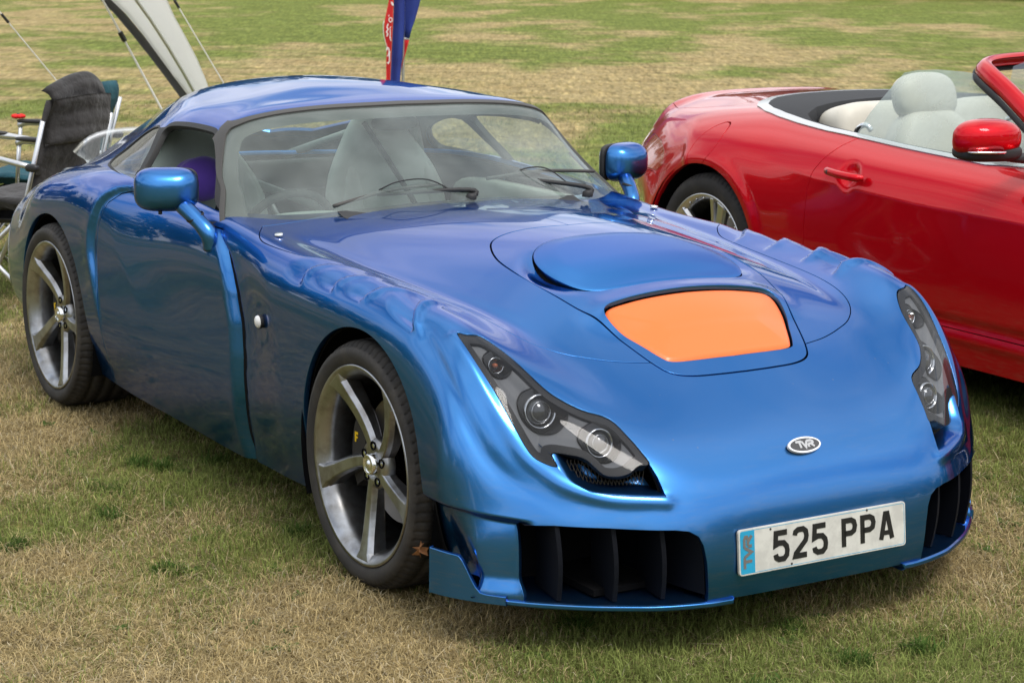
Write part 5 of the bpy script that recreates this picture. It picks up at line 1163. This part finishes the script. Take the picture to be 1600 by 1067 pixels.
# ---- feather flag
NAVY = pbr("navy_flag_cloth", (.012, .025, .19), .7, var=(4, (.018, .045, .28), .4, .7)); FRED = pbr("red_flag_cloth", (.62, .015, .018), .7); FWH = pbr("white_flag_print", (.80, .78, .78), .7)
FB = np.array([-9.0, 4.18, 0]); fe = empty("feather_flag", tuple(FB)); tag(fe, "tall navy and red feather flag with white lettering beyond the coupe roof", "flag")
RV_ = np.array([.523, .852, 0]); FV_ = np.array([-.852, .523, 0])     # across and away directions of the cloth as it hangs
def fl(u, v, t): return FB + RV_*u + np.array([0, 0, v]) + FV_*t
def fcloth(name, left, right, zs, mat, folds, depth, off=0.):
    G = []
    for z in zs:
        a, b = np.interp(z, *left), np.interp(z, *right)
        G.append([fl(a + (b-a)*s, z, off + depth*math.sin(s*math.pi*folds + z*1.5)) for s in np.linspace(0, 1, 17)])
    o = MB().grid(G).obj(name, mat, fe, smooth=True); md = o.modifiers.new("t", 'SOLIDIFY'); md.thickness = .002; return o
FZ = np.linspace(.30, 3.0, 40)
PXM = 3195.55/15.45
def zz(v): return (533.5 - v)/1.0
fcloth("red_cloth", ([.3, .54, .71, .795, .88, .956, .993, 1.141, 2.0, 2.9], [-.10, -.103, -.103, -.094, -.118, -.121, -.112, -.081, -.05, .02]),
       ([.3, .54, .77, .987, 1.141, 2.0, 2.9], [-.07, -.0715, -.0615, -.050, -.046, .0, .03]), FZ, FRED, 1.0, .012, -.012)
fcloth("navy_cloth", ([.3, .54, .77, .987, 1.141, 2.0, 2.9], [-.07, -.072, -.062, -.050, -.046, .0, .03]),
       ([.3, .541, .628, .709, .858, .895, 1.142, 2.0, 2.9], [-.005, .0, .007, .016, .028, .032, .036, .10, .14]), FZ, NAVY, 1.6, .014)
fcloth("navy_cloth", ([.86, .895, 1.142, 2.0, 2.9], [.028, .032, .034, .09, .13]), ([.86, .939, 1.02, 1.144, 2.0, 2.9], [.072, .091, .122, .153, .38, .30]), np.linspace(.86, 2.9, 30), NAVY, 1.2, .016, .010)
fcloth("red_cloth", ([.628, .709, .858], [.006, .016, .028]), ([.628, .666, .759, .850], [.008, .017, .047, .070]), np.linspace(.628, .848, 9), FRED, 1.0, .010, .010)
fcloth("white_seam", ([.84, .87], [.027, .029]), ([.84, .87], [.070, .074]), np.linspace(.848, .862, 3), FWH, 1.0, .010, .008)
fcloth("white_piping", ([.70, .80, .88, .956, .993], [-.108, -.100, -.123, -.126, -.116]), ([.70, .80, .88, .956, .993], [-.1035, -.095, -.118, -.121, -.112]), np.linspace(.76, .985, 12), FWH, 1.0, .003, -.014)
MB().tube(catmull([fl(.02, 0, .02), fl(.03, 1.5, .02), fl(.06, 2.6, .02), fl(.20, 3.1, .02)], 6), .012, 8).obj("flag_pole", ALU, fe, smooth=True)
ft = lambda u, v, t: fl(u, v, -.026 - t)
def fstroke(pts, w=.007, closed=False): MB().strip(pts, w, ft, 0, .003, closed=closed).obj("flag_letter", FWH, fe)
fstroke([(-.068 + .012*math.cos(a), .994 + .016*math.sin(a)) for a in np.linspace(0, 2*math.pi, 14, endpoint=False)], .006, True)
fstroke([(-.082, 1.02), (-.079, 1.03)], .006)
fstroke([(-.086, .965), (-.095, .94), (-.086, .925), (-.098, .905), (-.088, .89), (-.096, .872)], .008)
for k, (a, b) in enumerate(((.945, .925), (.925, .90), (.905, .88), (.885, .855), (.868, .838))): fstroke([(-.066 - .002*k, a), (-.076 + .003*k, b)], .005)
fstroke([(-.096, .77), (-.092, .79), (-.082, .785), (-.079, .76), (-.084, .735), (-.093, .725)], .007)
fstroke([(-.074, .765), (-.076, .72), (-.077, .69), (-.084, .672), (-.092, .682)], .007)
fstroke([(-.062, 1.125), (-.048, 1.10)], .012); fstroke([(-.060, 1.30), (-.045, 1.24), (-.05, 1.18)], .012)

guy((-8.6, 1.722, 1.178), (-8.6, 2.124, .434), "thick white guy rope with black tensioner left of the pale fabric leg", .33, .0075)
guy((-9.6, 2.638, 1.134), (-9.6, 3.009, .53), "thin white guy rope right of the pale fabric leg", .05, .0045)
guy((-8.2, .907, 1.112), (-8.2, 1.287, .641), "thin guy rope slanting down behind the charcoal chair", .06, .004)
# dead leaf lodged against the front tyre
lf = []
for k in range(14): a = 2*math.pi*k/14 + .2; r_ = .030 + .007*math.cos(3*a + .6) + .009*math.sin(7*a); lf.append((r_*math.cos(a)*1.25, r_*math.sin(a)*.55))
lfm = MB(); fn_ = frame_at((.325, -.800, .185), (.9, -.1, .25), (.1, .25, .95)); lfm.V = [tuple(fn_(0, 0, .006))] + [tuple(fn_(u, v, .006*math.sin(u*120) + .004*math.cos(v*90))) for u, v in lf]; lfm.F = [(0, k+1, (k+1) % 14 + 1) for k in range(14)]
lo_ = lfm.obj("dead_leaf", pbr("brown_leaf", (.16, .06, .015), .8, var=(60, (.26, .11, .03), .4, .7))); md = lo_.modifiers.new("t", 'SOLIDIFY'); md.thickness = .0015
tag(lo_, "crumpled brown dead leaf caught between the front tyre and the splitter", "leaf")
# ================================================================ FIELD, GRASS, WOODLAND
def vnoise(x, y, seed):
    r = np.random.default_rng(seed); L = r.random((256, 256)); xi = np.floor(x).astype(int); yi = np.floor(y).astype(int); fx = x - xi; fy = y - yi
    fx = fx*fx*(3-2*fx); fy = fy*fy*(3-2*fy); g = lambda a, b: L[a % 256, b % 256]
    return (g(xi, yi)*(1-fx) + g(xi+1, yi)*fx)*(1-fy) + (g(xi, yi+1)*(1-fx) + g(xi+1, yi+1)*fx)*fy
CX, CY = 4.55, -3.14
def patch(x, y):
    """0 = dry straw, 1 = green; streaks lie across the mowing direction"""
    d = -(x - CX)*.852 + (y - CY)*.523; l = (x - CX)*.523 + (y - CY)*.852
    dw = d + 12*(vnoise(l/4.5 + 30, d/9, 31) - .5)*np.clip(d/20, 0, 1) + 3*(vnoise(l/1.8 + 3, d/3, 32) - .5)*np.clip(d/20, 0, 1)
    s = 1 + np.clip((d - 6)/30, 0, 1.2)
    t_ = np.clip((d - 9)/8, 0, 1); n = .42*vnoise((l + .12*d)/(1.3*s), d/((1.1 + 1.9*t_.mean()*0)*s)*(1 - .0*t_), 3)*(1 - t_) + .42*vnoise((l + .25*d)/1.9, d/4.6, 33)*t_ + .33*vnoise((l - .2*d)/.75 + 9, d/(.8 + 0*t_) + 4, 4)*(1 - t_) + .33*vnoise((l - .3*d)/.8 + 9, d/2.1, 34)*t_ + .25*vnoise(l/.25 + 3, d/.35, 5)
    n = (n - .5)*2.1 + .5
    b = np.interp(dw, [3, 6, 9, 13, 17, 20, 24, 29, 33, 42, 120], [.09, .07, .05, .06, .05, -.05, -.06, .0, .09, .20, .26])
    b = b + .14*np.clip(-l/14, -1, 1)*np.interp(d, [10, 18, 28], [0, -1, -.6])
    return np.clip(n + b, 0, 1)
gx = np.concatenate([np.linspace(-400, -42, 14)[:-1], np.arange(-42, 9, .16), np.linspace(9, 400, 14)]); gy = np.concatenate([np.linspace(-400, -7, 14)[:-1], np.arange(-7, 42, .16), np.linspace(42, 400, 14)])
GX, GY = np.meshgrid(gx, gy, indexing='ij'); nx_, ny_ = GX.shape
hump = .010*(vnoise(GX/.7, GY/.7, 8) - .5) + .004*(vnoise(GX/.2, GY/.2, 9) - .5)
GV = np.stack([GX, GY, hump - .006], -1).reshape(-1, 3)
ai = np.arange(nx_*ny_).reshape(nx_, ny_); GQ = np.stack([ai[:-1, :-1], ai[1:, :-1], ai[1:, 1:], ai[:-1, 1:]], -1).reshape(-1, 4)
def fast_mesh(name, V, Q, mat, cols=None, smooth=True):
    me = bpy.data.meshes.new(name); k = Q.shape[1]; me.vertices.add(len(V)); me.vertices.foreach_set('co', V.astype(np.float32).ravel())
    me.loops.add(Q.size); me.loops.foreach_set('vertex_index', Q.astype(np.int32).ravel()); me.polygons.add(len(Q)); me.polygons.foreach_set('loop_start', np.arange(0, Q.size, k, dtype=np.int32))
    me.polygons.foreach_set('use_smooth', np.full(len(Q), smooth)); me.update(calc_edges=True)
    if cols is not None:
        a = me.color_attributes.new('tint', 'FLOAT_COLOR', 'POINT'); c4 = np.ones((len(V), 4), np.float32); c4[:, :cols.shape[1]] = cols; a.data.foreach_set('color', c4.ravel())
    me.materials.append(mat); o = bpy.data.objects.new(name, me); COL.objects.link(o); return o
STRAW = np.array([.43, .35, .185]); GREEN = np.array([.165, .205, .055]); THATCH = np.array([.27, .215, .105])
GM = bpy.data.materials.new("dry_field"); GM.use_nodes = True; t = GM.node_tree; b = t.nodes['Principled BSDF']; b.inputs['Roughness'].default_value = .95; b.inputs['Specular IOR Level'].default_value = .1
at_ = N_(t, 'ShaderNodeAttribute', attribute_name='tint'); tcn = N_(t, 'ShaderNodeTexCoord')
mp = N_(t, 'ShaderNodeMapping'); mp.inputs['Rotation'].default_value = (0, 0, -math.atan2(.852, .523)); mp.inputs['Scale'].default_value = (1, 1, 1); t.links.new(tcn.outputs['Object'], mp.inputs[0])
mp2 = N_(t, 'ShaderNodeMapping'); mp2.inputs['Scale'].default_value = (.55, 1.5, 1); t.links.new(mp.outputs[0], mp2.inputs[0])
prev = at_.outputs['Color']
mp3 = N_(t, 'ShaderNodeMapping'); mp3.inputs['Scale'].default_value = (1, .13, 1); t.links.new(mp.outputs[0], mp3.inputs[0])
for sc, lo, hi, c in ((-9., .48, .72, (1.45, 1.42, 1.35)), (-16., .46, .70, (.60, .62, .55)), (-34., .50, .70, (1.5, 1.45, 1.35)), (-26., .50, .72, (.58, .56, .5)), (2.2, .40, .75, (.62, .58, .52)), (11., .42, .70, (1.35, 1.30, 1.22)), (38., .45, .75, (.45, .45, .42)), (95., .50, .72, (1.55, 1.50, 1.40))):
    n = N_(t, 'ShaderNodeTexNoise', Scale=abs(sc), Detail=3.0, Roughness=.65); t.links.new((mp3 if sc < 0 else mp2).outputs[0], n.inputs['Vector'])
    r_ = N_(t, 'ShaderNodeMapRange'); r_.inputs[1].default_value = lo; r_.inputs[2].default_value = hi; t.links.new(n.outputs[0], r_.inputs[0])
    mu = N_(t, 'ShaderNodeMixRGB', blend_type='MULTIPLY'); t.links.new(r_.outputs[0], mu.inputs[0]); t.links.new(prev, mu.inputs[1]); mu.inputs[2].default_value = (*c, 1); prev = mu.outputs[0]
t.links.new(prev, b.inputs['Base Color'])
nb = N_(t, 'ShaderNodeTexNoise', Scale=30.0, Detail=6.0, Roughness=.75); t.links.new(mp2.outputs[0], nb.inputs['Vector']); bb = N_(t, 'ShaderNodeBump'); bb.inputs['Strength'].default_value = .9; bb.inputs['Distance'].default_value = .03
t.links.new(nb.outputs[0], bb.inputs['Height']); t.links.new(bb.outputs[0], b.inputs['Normal'])
pg = patch(GV[:, 0], GV[:, 1]); dg = np.hypot(GV[:, 0] - CX, GV[:, 1] - CY)
far = np.clip((dg - 7)/7, 0, 1)[:, None]
near_c = (THATCH*.75 + STRAW*.25)*(1 - pg[:, None]*.45) + np.array([0, .03, 0])*pg[:, None]
pc = smooth(.30, .78, pg)[:, None]; far_c = STRAW*.88*(1 - pc) + GREEN*1.05*pc
kind(fast_mesh("ground", GV, GQ, GM, near_c*(1 - far) + far_c*far), "structure")

def blades(N, dmin, dmax, hmul, wmul, dens_pow, seed, az=.275):
    r = np.random.default_rng(seed); u = r.random(N); k = 2 - dens_pow
    d = (dmin**k + u*(dmax**k - dmin**k))**(1/k); a = 2.5902 + (r.random(N)*2 - 1)*az
    x = CX + d*np.cos(a); y = CY + d*np.sin(a)
    return x, y, d, r
allV, allC = [], []
def add_blades(x, y, d, r, L, wd, lean, col, curl=.5, flat=False):
    n = len(x); th = r.random(n)*2*math.pi; dx, dy = np.cos(th), np.sin(th); sx, sy = -dy, dx
    L = L[:, None] if L.ndim == 1 else L; L = L[:, 0]; ln = lean
    h1 = L*.55*np.cos(ln*.7); o1 = L*.55*np.sin(ln*.7); h2 = h1 + L*.45*np.cos(np.minimum(ln*1.3 + curl, 1.75)); o2 = o1 + L*.45*np.sin(np.minimum(ln*1.3 + curl, 1.75))
    if flat: h1 = L*.5*np.cos(lean); o1 = L*.5*np.sin(lean); h2 = h1 + L*.5*np.cos(lean + curl); o2 = o1 + L*.5*np.sin(lean + curl)
    z0 = -.008; P = lambda o, h, w: np.stack([x + dx*o + sx*w, y + dy*o + sy*w, z0 + np.maximum(h, .004)], -1)
    V = np.stack([P(0, 0*h1, wd), P(0, 0*h1, -wd), P(o1, h1, wd*.8), P(o1, h1, -wd*.8), P(o2, h2, wd*.1)], 1)
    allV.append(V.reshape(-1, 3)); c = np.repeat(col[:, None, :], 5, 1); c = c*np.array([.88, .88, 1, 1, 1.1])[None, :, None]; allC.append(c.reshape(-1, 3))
# short sward
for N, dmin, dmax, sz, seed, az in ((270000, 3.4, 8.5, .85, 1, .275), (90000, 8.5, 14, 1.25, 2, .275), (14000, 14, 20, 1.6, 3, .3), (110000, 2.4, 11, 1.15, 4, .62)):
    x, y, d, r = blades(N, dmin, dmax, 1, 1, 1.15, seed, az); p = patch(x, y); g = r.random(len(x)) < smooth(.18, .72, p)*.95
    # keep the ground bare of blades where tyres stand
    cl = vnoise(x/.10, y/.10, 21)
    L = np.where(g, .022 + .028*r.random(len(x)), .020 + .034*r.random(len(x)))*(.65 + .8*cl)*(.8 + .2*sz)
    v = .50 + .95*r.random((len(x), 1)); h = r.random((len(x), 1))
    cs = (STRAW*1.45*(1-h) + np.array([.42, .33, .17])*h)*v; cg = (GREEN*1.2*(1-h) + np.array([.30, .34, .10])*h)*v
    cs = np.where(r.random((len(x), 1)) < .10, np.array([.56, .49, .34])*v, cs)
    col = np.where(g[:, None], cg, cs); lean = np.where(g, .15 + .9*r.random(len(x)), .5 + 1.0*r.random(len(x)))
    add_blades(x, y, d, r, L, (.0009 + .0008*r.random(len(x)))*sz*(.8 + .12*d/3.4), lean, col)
# long pale stalks lying about
x, y, d, r = blades(1700, 3.4, 13, 1, 1, 1.1, 11); v = .7 + .5*r.random((len(x), 1)); add_blades(x, y, d, r, .05 + .07*r.random(len(x)), .0009 + .0008*r.random(len(x)), 1.05 + .45*r.random(len(x)), np.array([.56, .46, .29])*v, .18, True)
x, y, d, r = blades(420, 3.4, 10, 1, 1, 1.1, 12); v = .8 + .4*r.random((len(x), 1)); add_blades(x, y, d, r, .06 + .08*r.random(len(x)), .0018 + .0016*r.random(len(x)), 1.30 + .25*r.random(len(x)), np.array([.62, .52, .35])*v, .06, True)
# darker green tufts
x, y, d, r = blades(170, 3.5, 11, 1, 1, 1.1, 13); m_ = patch(x, y) > .42; x, y = x[m_], y[m_]; k = 90; X2 = np.repeat(x, k) + r.normal(0, .022, len(x)*k); Y2 = np.repeat(y, k) + r.normal(0, .022, len(x)*k)
v = .6 + .6*r.random((len(X2), 1)); add_blades(X2, Y2, None, r, .03 + .035*r.random(len(X2)), .0016 + .001*r.random(len(X2)), .2 + .8*r.random(len(X2)), np.array([.085, .15, .03])*v)
# small broad-leaved weeds and thick matted thatch
x, y, d, r = blades(260, 3.4, 9, 1, 1, 1.1, 14, .4); k = 16; X2 = np.repeat(x, k) + r.normal(0, .012, len(x)*k); Y2 = np.repeat(y, k) + r.normal(0, .012, len(x)*k)
v = .7 + .5*r.random((len(X2), 1)); add_blades(X2, Y2, None, r, .018 + .022*r.random(len(X2)), .0035 + .003*r.random(len(X2)), .8 + .6*r.random(len(X2)), np.array([.11, .19, .045])*v)
x, y, d, r = blades(900, 3.4, 9, 1, 1, 1.1, 15, .4); k = 26; X2 = np.repeat(x, k) + r.normal(0, .03, len(x)*k); Y2 = np.repeat(y, k) + r.normal(0, .03, len(x)*k)
v = .55 + .8*r.random((len(X2), 1)); add_blades(X2, Y2, None, r, .04 + .05*r.random(len(X2)), .0009 + .0008*r.random(len(X2)), 1.1 + .4*r.random(len(X2)), np.array([.60, .50, .30])*v, .2, True)
AV = np.concatenate(allV); AC = np.concatenate(allC)
ok = np.ones(len(AV)//5, bool); bx_, by_ = AV[::5, 0], AV[::5, 1]
for xa, ya in ((0, -.68), (-2.361, -.69), (0, .68), (-2.361, .69), (-2.27, 2.115), (.482, 2.115), (-2.27, 3.645), (.482, 3.645)): ok &= ~((np.abs(bx_ - xa) < .10) & (np.abs(by_ - ya) < .13))
AV = AV.reshape(-1, 5, 3)[ok].reshape(-1, 3); AC = AC.reshape(-1, 5, 3)[ok].reshape(-1, 3)
nb_ = len(AV)//5; base = (np.arange(nb_)*5)[:, None]; TR = np.concatenate([base + np.array([[0, 1, 3]]), base + np.array([[0, 3, 2]]), base + np.array([[2, 3, 4]])]).reshape(-1, 3)
GRM = bpy.data.materials.new("grass_blades"); GRM.use_nodes = True; t = GRM.node_tree; b = t.nodes['Principled BSDF']; at_ = N_(t, 'ShaderNodeAttribute', attribute_name='tint')
t.links.new(at_.outputs['Color'], b.inputs['Base Color']); b.inputs['Roughness'].default_value = .75; b.inputs['Specular IOR Level'].default_value = .15
tl = N_(t, 'ShaderNodeBsdfTranslucent'); t.links.new(at_.outputs['Color'], tl.inputs[0]); ms_ = N_(t, 'ShaderNodeMixShader'); ms_.inputs[0].default_value = .45
out = [n for n in t.nodes if n.type == 'OUTPUT_MATERIAL'][0]; t.links.new(b.outputs[0], ms_.inputs[1]); t.links.new(tl.outputs[0], ms_.inputs[2]); t.links.new(ms_.outputs[0], out.inputs[0])
kind(fast_mesh("grass", AV, TR, GRM, AC, smooth=False), "stuff")

# ---- woodland round the field: trunks of leaf clumps, each crown built of leaf-sized faces
r = np.random.default_rng(77); LV = []; LC = []; TV = MB()
def crown(cx, cy, rad, h, z0, n, tone):
    k = max(5, int(rad*1.6)); cen = np.stack([cx + r.normal(0, rad*.42, k), cy + r.normal(0, rad*.42, k), z0 + (h - z0)*(.18 + .72*r.random(k))], 1); cr_ = rad*(.38 + .3*r.random(k))
    w = r.integers(0, k, n); dv = r.normal(size=(n, 3)); dv /= np.linalg.norm(dv, axis=1, keepdims=True); rr_ = cr_[w]*(.75 + .3*r.random(n)); P = cen[w] + dv*rr_[:, None]*np.array([1, 1, .85])
    P[:, 2] = np.maximum(P[:, 2], .15); s = .34 + .42*r.random(n); A = r.normal(size=(n, 3)); A /= np.linalg.norm(A, axis=1, keepdims=True); B = np.cross(A, dv); B /= np.linalg.norm(B, axis=1, keepdims=True) + 1e-9
    q = np.stack([P + A*s[:, None], P + B*s[:, None], P - A*s[:, None]*.9, P - B*s[:, None]*.8], 1); LV.append(q.reshape(-1, 3)); c = np.array(tone)*(.65 + .7*r.random((n, 1)))*(.8 + .4*r.random((k, 1)))[w]; LC.append(np.repeat(c[:, None], 4, 1).reshape(-1, 3))
for i in range(84):
    a = i/84*2*math.pi + r.normal(0, .02); rad_ = 74 + 16*r.random(); 
    cx, cy = -6 + rad_*math.cos(a), 4 + rad_*math.sin(a); h = 9 + 9*r.random()
    crown(cx, cy, 4.5 + 2.5*r.random(), h, .5, 900, (.045 + .02*r.random(), .085 + .03*r.random(), .022))
    TV.tube([(cx, cy, -.3), (cx + r.normal(0, .3), cy, h*.55)], [.45, .2], 7)
# hedge row at the top right edge of the view
for i in range(26):
    tt = i/25; crown(-30 - 11*(1-tt)**1.0 + 7*tt*0 + r.normal(0, .4), 27.5 + 16*tt + r.normal(0, .5), 1.5 + .8*r.random(), 2.6 + 1.6*r.random(), .1, 420, (.05, .09, .025))
LVa = np.concatenate(LV); LCa = np.concatenate(LC); kind(fast_mesh("woodland", LVa, np.arange(len(LVa)).reshape(-1, 4), GRM, LCa, smooth=False), "stuff")
kind(TV.obj("woodland_trunks", pbr("bark", (.07, .055, .04), .9)), "stuff")
